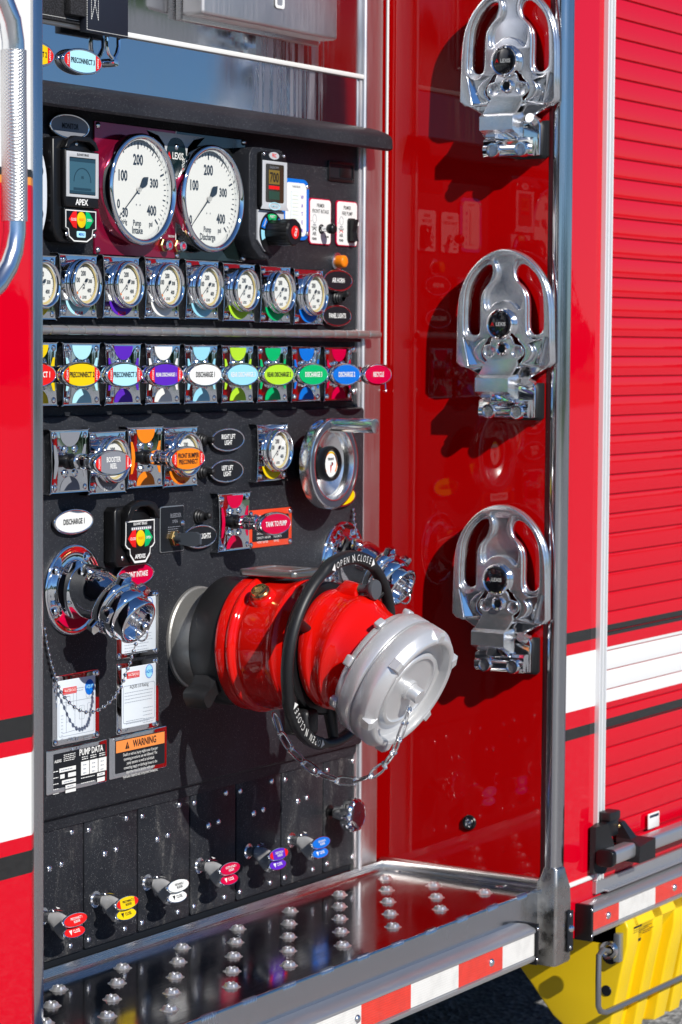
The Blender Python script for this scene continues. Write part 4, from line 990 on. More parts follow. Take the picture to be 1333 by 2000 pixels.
# white rounded controller at far left
q = at(93, 377, -.02)
t = thing('rounded_display_controller', 'white faced controller with round keys cut off at the left', 'controller', (q.x-.05, 0, q.z))
b = MB(); b.poly([smooth([(-.05,.066),(0,.070),(.035,.064),(.050,.035),(.053,0),(.050,-.035),(.035,-.064),(0,-.070),(-.05,-.066)], 4)], 0, -.018, mat('pale_shell', (.70,.74,.80), .3), .002); b.build('shell', t)
b = MB(); b.lathe([(0,-.0184),(.0095,-.0182)], blackp, 24, M=Matrix.Translation((.034,0,.030))); b.lathe([(0,-.0184),(.0095,-.0182)], blackp, 24, M=Matrix.Translation((.034,0,-.030)))
b.poly([[(.034,-.036),(.029,-.030),(.0328,-.0305),(.0328,-.024),(.0352,-.024),(.0352,-.0305),(.039,-.030)]], -.0186, -.0188, white)
b.poly([[(.028,.029),(.034,.024),(.0335,.0275),(.039,.0275),(.039,.036),(.0365,.036),(.0365,.030),(.0335,.030),(.034,.034)]], -.0186, -.0188, limep)
b.lathe([(0,-.0184),(.0022,-.0182)], orangep, 12, M=Matrix.Translation((.036,0,.012))); b.lathe([(0,-.0184),(.0022,-.0182)], greenp, 12, M=Matrix.Translation((.036,0,-.014))); b.build('key_print', t)
for z in (.056, -.056): rivet(t, .046, -.010, z, .006, .004, 'screw')
# ================================================================ INTAKE VALVE
def RX(a): return Matrix.Rotation(math.radians(a), 4, 'X')
o_ = at(385, 1245, YP)
t = thing('intake_valve', 'big red intake valve with black handwheel sticking out of the panel', 'valve', (o_.x, YP, o_.z))
def S(s): return -(s+YP*0-0.0)
b = MB(); b.lathe([(.0800,.002),(.0795,-.004),(.0770,-.006),(.0765,-.075),(.06,-.075)], iron, 72)
for i, c in enumerate('500101'): 
    a = math.radians(148-i*5.2); M = Matrix.Rotation(0, 4, 'Y')
    R_ = Matrix.Rotation(-(math.pi/2-a), 4, 'Y'); b.text(c, 0, 0, .009, 0, iron, .03, .9, M=R_ @ Matrix.Translation((0, -.022, .0775)) @ Matrix.Rotation(-PI/2, 4, 'X'))
b.build('suction_collar', t)
b = MB(); b.lathe([(.070,-.050),(.0955,-.053),(.0985,-.057),(.0985,-.100),(.096,-.106),(.088,-.108),(.080,-.108)], rub, 80)
b.build('rubber_ring', t, angle=50)
# lug on the ring
A = math.radians(216)
M = Matrix.Rotation(-A, 4, 'Y')
b = MB(); b.loft([[(x, y, z) for y, z in ((-.060,-.016*w_),(-.060,.016*w_),(-.080-.004*w_,.018*w_),(-.098,.012*w_),(-.098,-.012*w_),(-.080-.004*w_,-.018*w_))] for x, w_ in ((.085,1.),(.100,1.),(.112,.7),(.120,.85),(.130,1.),(.137,.9),(.141,.5))], rub, M=M); b.build('release_lug', t, angle=45)
b = MB()
b.lathe([(.075,-.104),(.100,-.104),(.1028,-.1065),(.1030,-.110),(.1030,-.122),(.1020,-.1245),(.1040,-.1265),(.1050,-.1300),(.1040,-.1335),(.1000,-.1365),(.0970,-.138),(.0960,-.141),(.0975,-.144),(.0985,-.150),(.0990,-.185),(.0992,-.196),(.1005,-.1985),(.1012,-.203),(.1000,-.2075),(.0985,-.2095),(.0985,-.222),(.096,-.228),(.060,-.228)], redv, 96)
# hinge boss for plug
Mp = Matrix.Rotation(-math.radians(128), 4, 'Y')
b.loft([[(x, -.163+r*math.cos(2*PI*k/20)*1.05, r*math.sin(2*PI*k/20)) for k in range(20)] for x, r in ((.088,.024),(.0985,.021),(.1035,.0185),(.105,.016))], redv, M=Mp)
b.build('valve_body', t, angle=50)
b = MB(); Mq = Mp @ Matrix.Translation((.105, -.163, 0)) @ Matrix.Rotation(PI/2, 4, 'Z'); b.lathe([(.0150,0),(.0150,-.004),(.0130,-.006),(.0125,-.009),(.010,-.0105),(.0075,-.0105),(.0070,-.006),(0,-.006)], brass, 28, M=Mq)
b.lathe([(.009,-.0065),(.0085,-.0095),(0,-.0095)], brass, 4, M=Mq); b.build('drain_plug', t)
b = MB(); b.poly([rr(.088, .105, .010)], 0, -.010, mat('name_plate_metal', (.38,.37,.34), .3, .9, bump=(180,.3)), .0025, M=Matrix.Translation((.012, -.150, .104)) @ Matrix.Rotation(-PI/2, 4, 'X')); 
b.poly([rr(.060, .070, .006), rr(.052, .062, .004)], -.010, -.0108, alu, M=Matrix.Translation((.012, -.150, .104)) @ Matrix.Rotation(-PI/2, 4, 'X')); b.build('top_plate', t)
b = MB(); b.lathe([(.06,-.222),(.097,-.224),(.100,-.227),(.100,-.238),(.097,-.241),(.07,-.243)], blk, 80)
for a in (62, 40, 20): 
    x, z = pol(.091, a); b.lathe(dome(.006,.004), chromer, 14, M=Matrix.Translation((x, -.241, z)))
b.box(-.07, -.035, -.25, -.205, -.125, -.085, rub, .008, 3); b.build('gear_flange', t)
# handwheel
WC = .0; WM = Matrix.Translation((0, -.262, -.002)) @ RX(6)
b = MB(); RW = .141
rings = []; NW = 144
for k in range(NW):
    a = 2*PI*k/NW; dg = math.degrees(a) % 360
    lab = 0.
    for c0, hw in ((90, 27), (231, 27), (330, 27)):
        d = abs((dg-c0+180) % 360-180); lab = max(lab, min(1., max(0., (hw+3-d)/4.)))
    ra, ax = .0078+.0024*lab, .0098-.0005*lab
    ring = []
    for j in range(16):
        ph = 2*PI*j/16; cx = math.copysign(abs(math.cos(ph))**(1-.35*lab), math.cos(ph)); sx = math.copysign(abs(math.sin(ph))**(1-.35*lab), math.sin(ph))
        r = RW+ra*cx; ring.append((r*math.cos(a), ax*sx, r*math.sin(a)))
    rings.append(ring)
rings.append(rings[0]); b.loft(rings, rub, cap=False, M=WM)
b.build('handwheel_rim', t, angle=50)
b = MB()
for c0 in (90, 231, 330):
    for w_, da, h in (('OPEN', 13.0, .0108), ('CLOSE', -11.5, .0108)):
        ch = list(w_)
        for i, c in enumerate(ch):
            aa = c0+da-(i-(len(ch)-1)/2)*3.6; x, z = pol(RW, aa); b.text(c, x, z, h, -.0102, white, -.01, .72, M=WM, rot=math.radians(aa-90))
    x, z = pol(RW, c0+1.0); b.text('N', x, z, .012, -.0102, white, .01, .6, M=WM, rot=math.radians(c0-90+20))
    for s_ in (1, -1):
        p3 = []
        for (da, dr) in ((25, 0), (21.5, .0065), (21.5, -.0065)): p3.append(pol(RW+dr, c0+s_*da))
        b.sheet(p3 if s_ > 0 else p3[::-1], -.0102, white, M=WM)
b.build('rim_lettering', t, kind='stuff')
for a in (35, 155, 275):
    b = MB(); x0, z0 = pol(.085, a); x1, z1 = pol(.135, a); b.tube([WM @ Vector((x0, .015, z0)), WM @ Vector((x1, .004, z1))], [.011, .008], rub, 12, flat=.6); b.build('wheel_spoke', t)
# elbow
TH = 27.
path = []
def ringat(c, ang, r, n=72):
    M = Matrix.Translation(c) @ RX(ang); return [tuple(M @ Vector((r*math.cos(2*PI*k/n), 0, r*math.sin(2*PI*k/n)))) for k in range(n)]
c = Vector((0, -.243, 0)); rings = []
prof = [(0,0,.060),(0.001,0,.088),(.004,0,.0900),(.010,1,.0902),(.004,2,.088),(.004,2,.0855),(.006,2,.0850),(.006,2,.0865),(.005,2,.0888),(.005,2,.0890),(.004,2,.0865),(.004,2,.0825),(.006,2,.0800),(.010,3,.0785),(.014,3,.0768),(.014,2,.0752),(.014,0,.0735),(.016,0,.0715)]
ang = 0.; 
for ds, da, r in prof:
    ang = min(TH, ang+da*1.15); d = Vector((0, -math.cos(math.radians(ang)), -math.sin(math.radians(ang)))); c = c+d*ds
    rings.append(ringat(c, ang, r))
b = MB(); b.loft(rings, redv); 
b.tube([(.004,-.262,.080),(.004,-.275,.090),(.004,-.292,.088)], [.014,.015,.012], redv, 18); b.build('swivel_elbow', t, angle=55)
b = MB(); Mk = Matrix.Translation((.006, -.283, .092)); b.lathe([(.0095,0),(.0095,-.010),(.008,-.011)], brass, 6, M=Mk); b.lathe([(.0065,-.009),(.0065,-.022),(.009,-.026),(.014,-.031),(.0155,-.035),(.0145,-.0385),(0,-.0395)], mat('soft_knob', (.07,.075,.085), .5), 32, M=Mk); b.build('bleeder_knob', t, angle=50)
cc = c.copy(); cang = math.radians(TH); dd = Vector((0, -math.cos(cang), -math.sin(cang)))
# cap
base = cc - dd*.046
cap = thing('storz_cap', 'silver cast hose cap on the end of the red intake valve', 'cap', Vector((o_.x, YP, o_.z))+base, rot=(cang, 0, 0))
b = MB(); b.lathe([(.070,.0),(.088,-.001),(.0905,-.003),(.0915,-.010),(.0925,-.0125),(.0965,-.014),(.0985,-.017),(.0995,-.036),(.0985,-.0385),(.094,-.0392)], silver, 96); 
for k in range(8):
    a = 2*PI*(k+.3)/8; b.box(.088, .0985, -.012, .001, -.0085, .0085, silver, .003, 3, M=Matrix.Rotation(a, 4, 'Y'))
b.build('coupling_ring', cap, angle=45)
b = MB(); b.lathe([(.094,-.0392),(.0945,-.0415),(.0985,-.0425),(.1000,-.0445),(.1005,-.064),(.0995,-.067),(.0955,-.0725),(.0925,-.0770),(.0905,-.0795),(.0885,-.0800),(.0835,-.0800),(.0815,-.0785),(.0805,-.0660),(.0780,-.0640),(.0640,-.0640),(.0620,-.0655),(.0605,-.0700),(.0585,-.0715),(.0540,-.0715),(.0520,-.0690),(.0500,-.0685),(.030,-.0690),(.0,-.0692)], silver, 96)
b.build('cap_body', cap, angle=40)
lug = None
for k in range(6):
    a = 2*PI*(k+.55)/6
    if lug is None:
        b = MB(); b.loft([[(x, y, z) for x, z in ((.086,-w_*.8),(.0995+e,-w_*.62),(.0995+e,w_*.62),(.086,w_*.8))] for y, w_, e in ((-.060,.013,-.004),(-.066,.013,.003),(-.078,.011,.003),(-.081,.010,-.002))], silver); lug = b.build('lug', cap, angle=30); lug.rotation_euler = (0, a, 0)
    else: cp(lug, cap, (0, 0, 0), (0, a, 0))
b = MB(); b.lathe([(.016,-.069),(.0155,-.074),(.0130,-.0745),(.0120,-.077),(.0118,-.089),(.0108,-.0905),(0,-.091)], silver, 36); b.build('centre_stud', cap, angle=45)
bpy.context.view_layer.update()
# chain
def link_mesh():
    b = MB(); P = [(.0058*math.cos(a), .0, .0135*math.sin(a)+(.004 if math.sin(a) > 0 else -.004)) for a in [2*PI*k/20 for k in range(20)]]
    b.tube(P, .0019, zinc, 8, closed=True)
    b.tube([(.0062*math.cos(2*PI*k/12), .0036*math.sin(2*PI*k/12), .0155) for k in range(12)], .0013, zinc, 6, closed=True)
    return b
pts = []
for (u, v, y) in ((536,1396,-.165),(543,1420,-.17),(556,1450,-.185),(580,1478,-.21),(612,1505,-.24),(648,1523,-.27),(684,1528,-.30),(716,1521,-.33),(745,1503,-.355),(767,1474,-.38),(781,1440,-.40),(793,1405,-.415),(800,1380,-.43),(808,1362,-.435)):
    pts.append(at(u, v, y))
def resample(pts, step):
    out = [pts[0].copy()]; acc = 0.
    sm = []
    for i in range(len(pts)-1):
        for j in range(10): sm.append(pts[i].lerp(pts[i+1], j/10))
    sm.append(pts[-1]); last = sm[0]
    for p in sm[1:]:
        if (p-last).length >= step: out.append(p.copy()); last = p
    return out
rs = resample(pts, .0290)
t = thing('cap_chain', 'looped steel chain swinging from the valve body to the silver cap', 'chain', rs[0])
lk = None
for i in range(len(rs)-1):
    d = rs[i+1]-rs[i]; mid = (rs[i]+rs[i+1])/2-rs[0]
    qz = d.to_track_quat('Z', 'Y').to_matrix().to_4x4() @ Matrix.Rotation((PI/2.2 if i % 2 else .25), 4, 'Z')
    if lk is None: lk = link_mesh().build('link', t); o = lk
    else: o = cp(lk, t)
    o.matrix_local = Matrix.Translation(mid) @ qz

# ================================================================ CHROME OUTLETS
def outlet(u, v, label, redpatch):
    q = at(u, v, YP)
    t = thing('chrome_outlet', label, 'outlet', (q.x, YP, q.z), 'chrome discharge outlets with caps')
    inst('escutcheon', 'esc', lambda b: b.lathe([(.0665,0),(.0665,-.003),(.0645,-.0055),(.0615,-.006),(.0590,-.0045),(.045,-.0055),(.040,-.007)], chrome, 64), t, angle=60)
    if redpatch:
        b = MB(); b.poly([el(.056,.056,20,0,0,math.radians(228),math.radians(338))+el(.036,.036,14,0,0,math.radians(338),math.radians(228))], -.0048, -.0062, crimp, .0004, 1); b.build('colour_segment', t)
    for a in (58, 145, 212, 320): x, z = pol(.053, a); rivet(t, x, -.0050, z, .0068, .0055, 'screw', chrome)
    def elb(b):
        rg = []; c = Vector((0, -.002, 0)); ang = 0
        for ds, da, r in ((0,0,.043),(.004,0,.0435),(.005,0,.0415),(.004,0,.0385),(.008,2,.0385),(.010,5,.0390),(.010,6,.0385),(.010,6,.0365),(.010,5,.0340),(.008,3,.0325),(.006,0,.0325)):
            ang += da; d = Vector((0, -math.cos(math.radians(ang)), -math.sin(math.radians(ang)))); c = c+d*ds; rg.append(ringat(c, ang, r, 48))
        b.loft(rg, chrome)
        b.lathe([(.013,0),(.013,-.006),(.010,-.008),(.004,-.0085),(0,-.0085)], chromer, 24, M=Matrix.Translation((-.012,-.040,.028)) @ RX(-60))
        outlet.end = c; outlet.ang = ang
    inst('outlet_elbow', 'elb', elb, t, angle=60)
    E = Matrix.Translation(outlet.end) @ RX(outlet.ang)
    def swv(b):
        b.lathe([(.030,.004),(.041,.003),(.0435,0),(.0435,-.010),(.041,-.013),(.036,-.014)], chrome, 48, M=E)
    inst('swivel_ring', 'swv', swv, t, angle=50)
    for a in (20, 140, 260):
        def lg(b): b.loft([[(x, y, z) for x, z in ((.036,-w_),(.052,-w_*.7),(.054,0),(.052,w_*.7),(.036,w_))] for y, w_ in ((-.001,.012),(-.006,.015),(-.012,.012))], chrome)
        o = inst('swivel_lug', 'swl', lg, t, angle=60); o.matrix_local = E @ Matrix.Rotation(math.radians(a), 4, 'Y')
    q2 = Vector((q.x, YP, q.z))+outlet.end
    c2 = thing('outlet_cap', 'polished screw cap closing the '+('left' if redpatch else 'right hand')+' chrome outlet', 'cap', q2, 'polished outlet caps', rot=(math.radians(outlet.ang), 0, 0))
    inst('cap_shell', 'ocs', lambda b: b.lathe([(.034,-.012),(.0385,-.014),(.0395,-.017),(.0395,-.032),(.037,-.035),(.0350,-.0365),(.0345,-.050),(.033,-.0525),(.030,-.053),(.028,-.0515),(.0275,-.040),(0,-.040)], chrome, 56), c2, angle=50)
    for a in (60, 180, 300):
        o = inst('cap_lug', 'ocl', lambda b: b.loft([[(x, y, z) for x, z in ((.034,-w_),(.048,-w_*.6),(.050,0),(.048,w_*.6),(.034,w_))] for y, w_ in ((-.018,.011),(-.024,.014),(-.031,.011))], chrome), c2, angle=60); o.rotation_euler = (0, math.radians(a), 0)
    inst('centre_bolt', 'ocb', lambda b: b.lathe([(.0095,-.038),(.0095,-.046),(.008,-.047),(.0085,-.049),(.0085,-.052),(.0075,-.053),(.0085,-.055),(.0080,-.066),(.0065,-.068),(0,-.068)], chromer, 28), c2, angle=40)
    inst('retaining_ring', 'orr', lambda b: b.tube([(.0025, -.062+.0095*math.cos(2*PI*k/20), -.012+.0105*math.sin(2*PI*k/20)) for k in range(20)], .0014, chromer, 7, closed=True), c2)
    return t
outlet(141, 1151, 'left chrome outlet elbow with a red segment in its round base', True)
outlet(668, 1094, 'right chrome outlet elbow half hidden behind the red valve', False)
def bead_chain(P, label, r=.0030, step=.0092):
    pts = [at(*p) for p in P]; rs = resample(pts, step)
    t = thing('bead_chain', label, 'chain', rs[0], 'steel bead chains')
    b = MB(); b.tube([p-rs[0] for p in rs], .0008, chromer, 5); b.build('core_wire', t)
    bd = None
    for p in rs:
        if bd is None: b = MB(); b.lathe([(r*math.cos(PI/2-PI*k/8), -r*math.sin(PI/2-PI*k/8)) for k in range(9)], chrome, 12); bd = b.build('bead', t, angle=80); bd.location = p-rs[0]
        else: cp(bd, t, p-rs[0])
yb_ = YP-.004
bead_chain([(87,1228,yb_),(92,1260,yb_),(99,1292,yb_-.001),(108,1322,yb_-.003),(114,1340,yb_-.005),(122,1357,-.025),(134,1371,-.03),(150,1385,-.04),(165,1391,-.05),(180,1391,-.06),(195,1386,-.07),(210,1376,-.08),(224,1362,-.09),(235,1345,-.1),(242,1328,-.105),(247,1312,-.11),(254,1297,-.115),(257,1285,-.12),(262,1270,-.125),(268,1250,-.13)], 'long drooping bead chain hanging from the left chrome cap')
bead_chain([(690,995,yb_),(692,1003,yb_-.004),(691,1014,yb_-.006),(694,1026,yb_-.010),(697,1040,-.035),(702,1056,-.05)], 'short bead chain hanging above the right chrome outlet')

# ================================================================ PLATES ON THE LOWER PANEL
def rectpx(l, r, tm, bm_, y):
    um = (l+r)/2; vm = (tm+bm_)/2
    a = at(l, vm, y); b_ = at(r, vm, y); c_ = at(um, tm, y); d_ = at(um, bm_, y)
    return (a.x+b_.x)/2, (c_.z+d_.z)/2, b_.x-a.x, c_.z-d_.z
def plate(name, label, l, r, tm, bm_, back, group=None, rv=True, ins=.0):
    x, z, w_, h = rectpx(l, r, tm, bm_, YP-.003)
    t = thing(name, label, 'plate', (x, YP, z), group)
    b = MB(); b.poly([rr(w_, h, .003)], 0, -.0022, back, .0006, 1); b.build('backing_plate', t)
    if rv:
        for sx in (-1, 1):
            for sz in (-1, 1): rivet(t, sx*(w_/2-.0055), -.0022, sz*(h/2-.0055), .0048, .0038, 'screw', chrome)
    return t, w_, h
def lines(b, x0, x1, z0, dz, n, y, mt, h=.0009, rag=.3):
    for i in range(n):
        x = x0
        xe = x1-random.uniform(0, rag)*(x1-x0)
        while x < xe:
            l = random.uniform(.002, .006); b.sheet([(x, z0-i*dz-h/2), (min(x+l, xe), z0-i*dz-h/2), (min(x+l, xe), z0-i*dz+h/2), (x, z0-i*dz+h/2)], y, mt); x += l+.0011
pale = mat('pale_sheet', (.70,.76,.82), .25, coat=.3); fine = mat('fine_print', (.28,.32,.38), .4)
def sheetp(t, w_, h, x0=.012, z0=.008, right=.008):
    b = MB(); b.poly([rr(w_-x0-right, h-2*z0, .002, 3, (x0-right)/2)], -.0022, -.0030, pale, .0002, 1); return b
def logo(b, x, z, y, s_=1.):
    b.poly([rr(.031*s_, .0095*s_, .0005, 2, x, z), rr(.0285*s_, .0072*s_, .0003, 2, x, z)], y, y-.0002, redp); b.box(x-.0138*s_, x+.0138*s_, y-.0003, y, z-.003*s_, z+.003*s_, redp); b.text('WATEROUS', x, z, .0042*s_, y-.0005, white, .02, .85)
t, w_, h = plate('foam_rating_plate', 'pale foam rating plate with red logo and a boxed table', 229, 311, 1290, 1428, chrome)
b = sheetp(t, w_, h); b.build('sheet', t)
b = MB(); logo(b, -.013, h/2-.020, -.0033); b.poly([el(.0095,.0105,28,.027,h/2-.019), el(.0085,.0095,28,.027,h/2-.019)], -.0031, -.0033, bluep); b.poly([el(.0080,.0090,28,.027,h/2-.019)], -.0031, -.0033, tealp); b.text('AQUIS', .027, h/2-.019, .0050, -.0036, bluep, .02, .8)
b.poly([rr(w_-.026, h-.050, .003, 3, .002, -.010), rr(w_-.0275, h-.0515, .0025, 3, .002, -.010)], -.0031, -.0033, fine)
b.text('AQUIS 3.0 Rating', .002, h/2-.038, .0058, -.0033, blackp, .0, .82); lines(b, -.034, .037, h/2-.046, .0048, 4, -.0033, fine, rag=.05); lines(b, .012, .037, h/2-.073, .0055, 5, -.0033, fine, rag=.1); lines(b, -.030, .03, -h/2+.018, .0038, 2, -.0033, fine); b.build('print', t, kind='stuff')
t, w_, h = plate('foam_instruction_plate', 'pale instruction plate partly hidden by the left chrome cap', 229, 311, 1158, 1283, chrome)
b = sheetp(t, w_, h); b.build('sheet', t)
b = MB(); b.poly([el(.0095,.0105,28,.027,h/2-.019), el(.0085,.0095,28,.027,h/2-.019)], -.0031, -.0033, bluep); b.text('AQUIS', .027, h/2-.019, .0050, -.0036, bluep, .02, .8); lines(b, -.034, .036, .018, .0046, 14, -.0033, fine); b.build('print', t, kind='stuff')
t, w_, h = plate('system_diagram_plate', 'pale plate with a piping diagram, lowest of the pale plates at left', 104, 195, 1314, 1450, chrome)
b = sheetp(t, w_, h, .010, .008, .010); b.build('sheet', t)
b = MB(); logo(b, -.016, h/2-.024, -.0033); b.poly([el(.0105,.0115,28,.030,h/2-.024)], -.0031, -.0033, bluep); b.text('AQUIS', .030, h/2-.023, .0052, -.0036, tealp, .02, .8)
b.poly([rr(w_-.026, h-.052, .003, 3, .0, -.014), rr(w_-.0272, h-.0532, .0025, 3, .0, -.014)], -.0031, -.0033, fine)
for (x, z, ww, hh) in ((-.004,.010,.008,.026),(-.020,.012,.010,.014),(.030,-.002,.010,.012),(.026,.018,.008,.012),(.012,-.008,.012,.020),(-.022,-.012,.004,.014)): b.poly([rr(ww,hh,.002,3,x,z), rr(ww-.0008,hh-.0008,.0018,3,x,z)], -.0031, -.0033, fine)
for (x0, z0, x1, z1) in ((-.034,-.034,.030,-.030),(-.024,-.034,-.024,.012),(.012,-.03,.012,.0),(-.004,-.03,-.004,.0),(.03,-.03,.03,-.008)): b.tube([(x0,-.0032,z0),(x1,-.0032,z1)], .0003, fine, 4)
lines(b, -.034, -.014, .022, .0035, 2, -.0033, fine); lines(b, .0, .02, .028, .0035, 2, -.0033, fine); lines(b, -.02, .0, -.042, .0035, 2, -.0033, fine); lines(b, .018,.036,-.046,.0035,2,-.0033,fine)
for i in range(8): lines(b, -.036, -.031, -.008-i*.0048, .01, 1, -.0033, fine, rag=.0)
b.build('print', t, kind='stuff')
t, w_, h = plate('pump_data_plate', 'black plate headed PUMP DATA with white boxes at lower left', 92, 210, 1455, 1541, chrome, rv=False)
b = MB(); b.poly([rr(w_-.020, h-.014, .001, 2, .006, 0)], -.0022, -.0028, blackp); b.build('sheet', t)
b = MB(); b.text('PUMP DATA', .032, h/2-.0125, .0094, -.0031, white, .035, .80); b.text('ALEXIS', -.045, h/2-.018, .0042, -.0031, white, .03, .9)
lines(b, -.032, -.005, h/2-.011, .0028, 4, -.0031, white, .0010, .1)
def wb(x0, x1, z0, z1): b.sheet([(x0, z0), (x1, z0), (x1, z1), (x0, z1)], -.0031, white)
for i in range(3): wb(.008+i*.0205, .0270+i*.0205, -.014, .006)
for (x0, x1, z0, z1) in ((-.042,-.004,-.0030,.003),(-.040,-.030,-.012,-.006),(-.022,-.004,-.012,-.006),(-.036,-.004,-.0205,-.015),(-.028,-.004,-.028,-.023),(-.028,-.004,-.0345,-.030),(.046,.064,-.0205,-.016),(.046,.064,-.029,-.023)): wb(x0, x1, z0, z1)
for z in (.0, -.009, -.018, -.0255, -.032): lines(b, -.056, -.044, z, .002, 1, -.0031, white, .0012, .0)
for x in (.010, .030, .051): lines(b, x, x+.014, .0125, .0030, 2, -.0031, white, .0012, .0)
lines(b, .008, .040, -.018, .0075, 2, -.0031, white, .0012, .0)
for i in range(3): 
    for z in (.001, -.005, -.011): lines(b, .013+i*.0205, .020+i*.0205, z, .002, 1, -.0034, fine, .0014, .0)
for (x0, x1, z) in ((-.038,-.012,0),(-.032,-.010,-.018),(-.024,-.010,-.0255),(.050,.060,-.018)): lines(b, x0, x1, z, .002, 1, -.0034, fine, .0014, .0)
b.build('print', t, kind='stuff')
t, w_, h = plate('warning_plate', 'orange topped black WARNING plate below the pale plates', 215, 327, 1429, 1511, chrome, rv=False)
b = MB(); b.poly([rr(w_-.020, h-.014, .001, 2, .004, 0)], -.0022, -.0028, blackp); b.build('sheet', t)
b = MB(); wx = (w_-.022)/2; zt_ = h/2-.008
b.sheet([(.004-wx, zt_-.0175), (.004+wx, zt_-.0175), (.004+wx, zt_), (.004-wx, zt_)], -.0031, mat('warning_orange', (.86,.27,.06), .4))
b.text('WARNING', .014, zt_-.0088, .0110, -.0034, blackp, .03, .80); b.poly([[(-.034,zt_-.014),(-.024,zt_-.014),(-.029,zt_-.003)]], -.0032, -.0034, blackp); b.text('!', -.029, zt_-.0105, .006, -.0036, orangep, .03)
for i, l in enumerate(('Death or serious injury might occur if proper', 'operating procedures are not followed. The', 'pump operator as well as individuals', 'connecting supply or discharge hoses to the', 'apparatus must be familiar with water', 'hydraulics hazards and component limitations.')): b.text(l, .004, zt_-.0225-i*.0066, .0049, -.0031, white, .0, .70)
b.build('print', t, kind='stuff')
t, w_, h = plate('pump_serial_plate', 'orange bordered black serial plate behind the TANK TO PUMP handle', 487, 571, 994, 1067, mat('plate_orange', (.75,.06,.015), .35))
b = MB(); b.poly([rr(w_-.020, h-.020, .001, 2)], -.0022, -.0028, blackp); b.build('sheet', t)
b = MB(); b.box(-.036, .030, -.0036, -.0028, h/2-.023, h/2-.009, white); b.text('WATEROUS', -.003, h/2-.016, .0080, -.0039, blackp, .02, .95)
for i, (l, r_) in enumerate((('DATE: DEC-2022', 'H/T:SER NO: 80'), ('CAPACITY: 1500 GPM', 'MAX DISCH:'), ('HYDRO: 500 PSIG', '350 PSIG'))): b.text(l, -.040, -.008-i*.0070, .0038, -.0031, white, .0, .8, align='LEFT'); b.text(r_, .008, -.008-i*.0070, .0038, -.0031, white, .0, .8, align='LEFT')
b.build('print', t, kind='stuff')
t, w_, h = plate('bleeder_plate', 'small black bleeder plate with brass nut and grey wing knob', 314, 361, 988, 1078, mat('plate_grey_edge', (.32,.34,.35), .3, .6), rv=False)
b = MB(); b.poly([rr(w_-.003, h-.003, .003)], -.0022, -.0027, blackp); b.build('sheet', t)
b = MB(); b.text('BLEEDER', .008, .020, .0065, -.003, greyp, .01, .8); b.text('OPEN', .006, .011, .0050, -.003, greyp, .01, .8); lines(b, -.012, .022, .003, .0032, 4, -.003, greyp); b.text('HALE', .004, -h/2+.010, .0042, -.003, greyp, .01); b.build('print', t, kind='stuff')
b = MB(); Mk = Matrix.Translation((.002, 0, -.014)); b.lathe([(.0125,-.003),(.0125,-.009),(.011,-.010),(.008,-.0105)], brass, 6, M=Mk); b.lathe([(.008,-.010),(.0085,-.016),(.0085,-.022)], mat('wing_grey', (.06,.07,.085), .4), 24, M=Mk); b.build('packing_nut', t)
b = MB(); b.loft([[(.002+x*w2, y, -.014+z) for x, z in ((-.006,-.008*s2),(.006,-.008*s2),(.006,.008*s2),(-.006,.008*s2))] for y, w2, s2 in ((-.018,1.2,1.),(-.032,.9,1.3),(-.046,.6,1.35),(-.054,.4,.9))], mat('wing_grey', (.06,.07,.085), .4)); b.build('wing_knob', t, angle=60)
rivet(t, w_/2-.006, -.0027, .008, .0055, .004, 'screw', chrome)
for (u, v) in ((640, 1530),): pass

# ================================================================ CRANK WHEEL
q = at(653.5, 906, YP-.058)
t = thing('crank_wheel', 'polished hand crank wheel with dial in its hub', 'wheel', (q.x, YP, q.z))
b = MB(); b.lathe([(.066,-.036),(.0715,-.036),(.0735,-.038),(.0740,-.041),(.0740,-.056),(.0730,-.0585),(.0705,-.0592),(.0700,-.0575),(.0610,-.0575),(.0605,-.0592),(.0585,-.0590),(.0565,-.0560),(.0540,-.050),(.0530,-.043),(.045,-.038),(.030,-.032),(.024,-.031)], satin, 96); b.build('wheel_rim', t, angle=30)
b = MB(); b.lathe([(.0700,-.0578),(.0610,-.0578)], mat('dark_groove', (.05,.055,.075), .3), 96); b.build('grey_groove', t)
b = MB(); b.lathe([(.029,0),(.029,-.030),(.022,-.034)], blk, 48); b.lathe([(.022,-.030),(.0275,-.040),(.0290,-.046),(.0290,-.052),(.0270,-.0555),(.0240,-.0560),(.0225,-.054),(.0215,-.050)], blk, 48); b.build('hub', t, angle=50)
b = MB(); R = .0215; b.lathe([(0,-.051),(R,-.051)], dial, 36); b.poly([el(R*.93,R*.93,24,0,0,-.8,3.9)+el(R*.80,R*.80,24,0,0,3.9,-.8)], -.0511, -.0513, orangep); b.poly([el(R*.93,R*.93,8,0,0,1.0,1.9)+el(R*.80,R*.80,8,0,0,1.9,1.0)], -.0514, -.0516, yellowp); b.text('TRIDENT', 0, R*.35, R*.20, -.0514, blackp, .03); b.poly([[(-R*.10,0),(R*.10,0),(-R*.05,-R*.7)]], -.0518, -.0522, redp); b.lathe([(.003,-.0515),(.003,-.054),(0,-.0545)], chromer, 12); b.build('hub_dial', t)
b = MB(); b.lathe([(.0215*.0+.0100,-.050),(.0105,-.060),(.0108,-.062),(.0102,-.064),(.0112,-.070),(.0118,-.120),(.0122,-.136),(.0118,-.1385),(0,-.1392)], satin, 36, M=Matrix.Translation((-.004, 0, .0635))); b.build('crank_grip', t, angle=50)

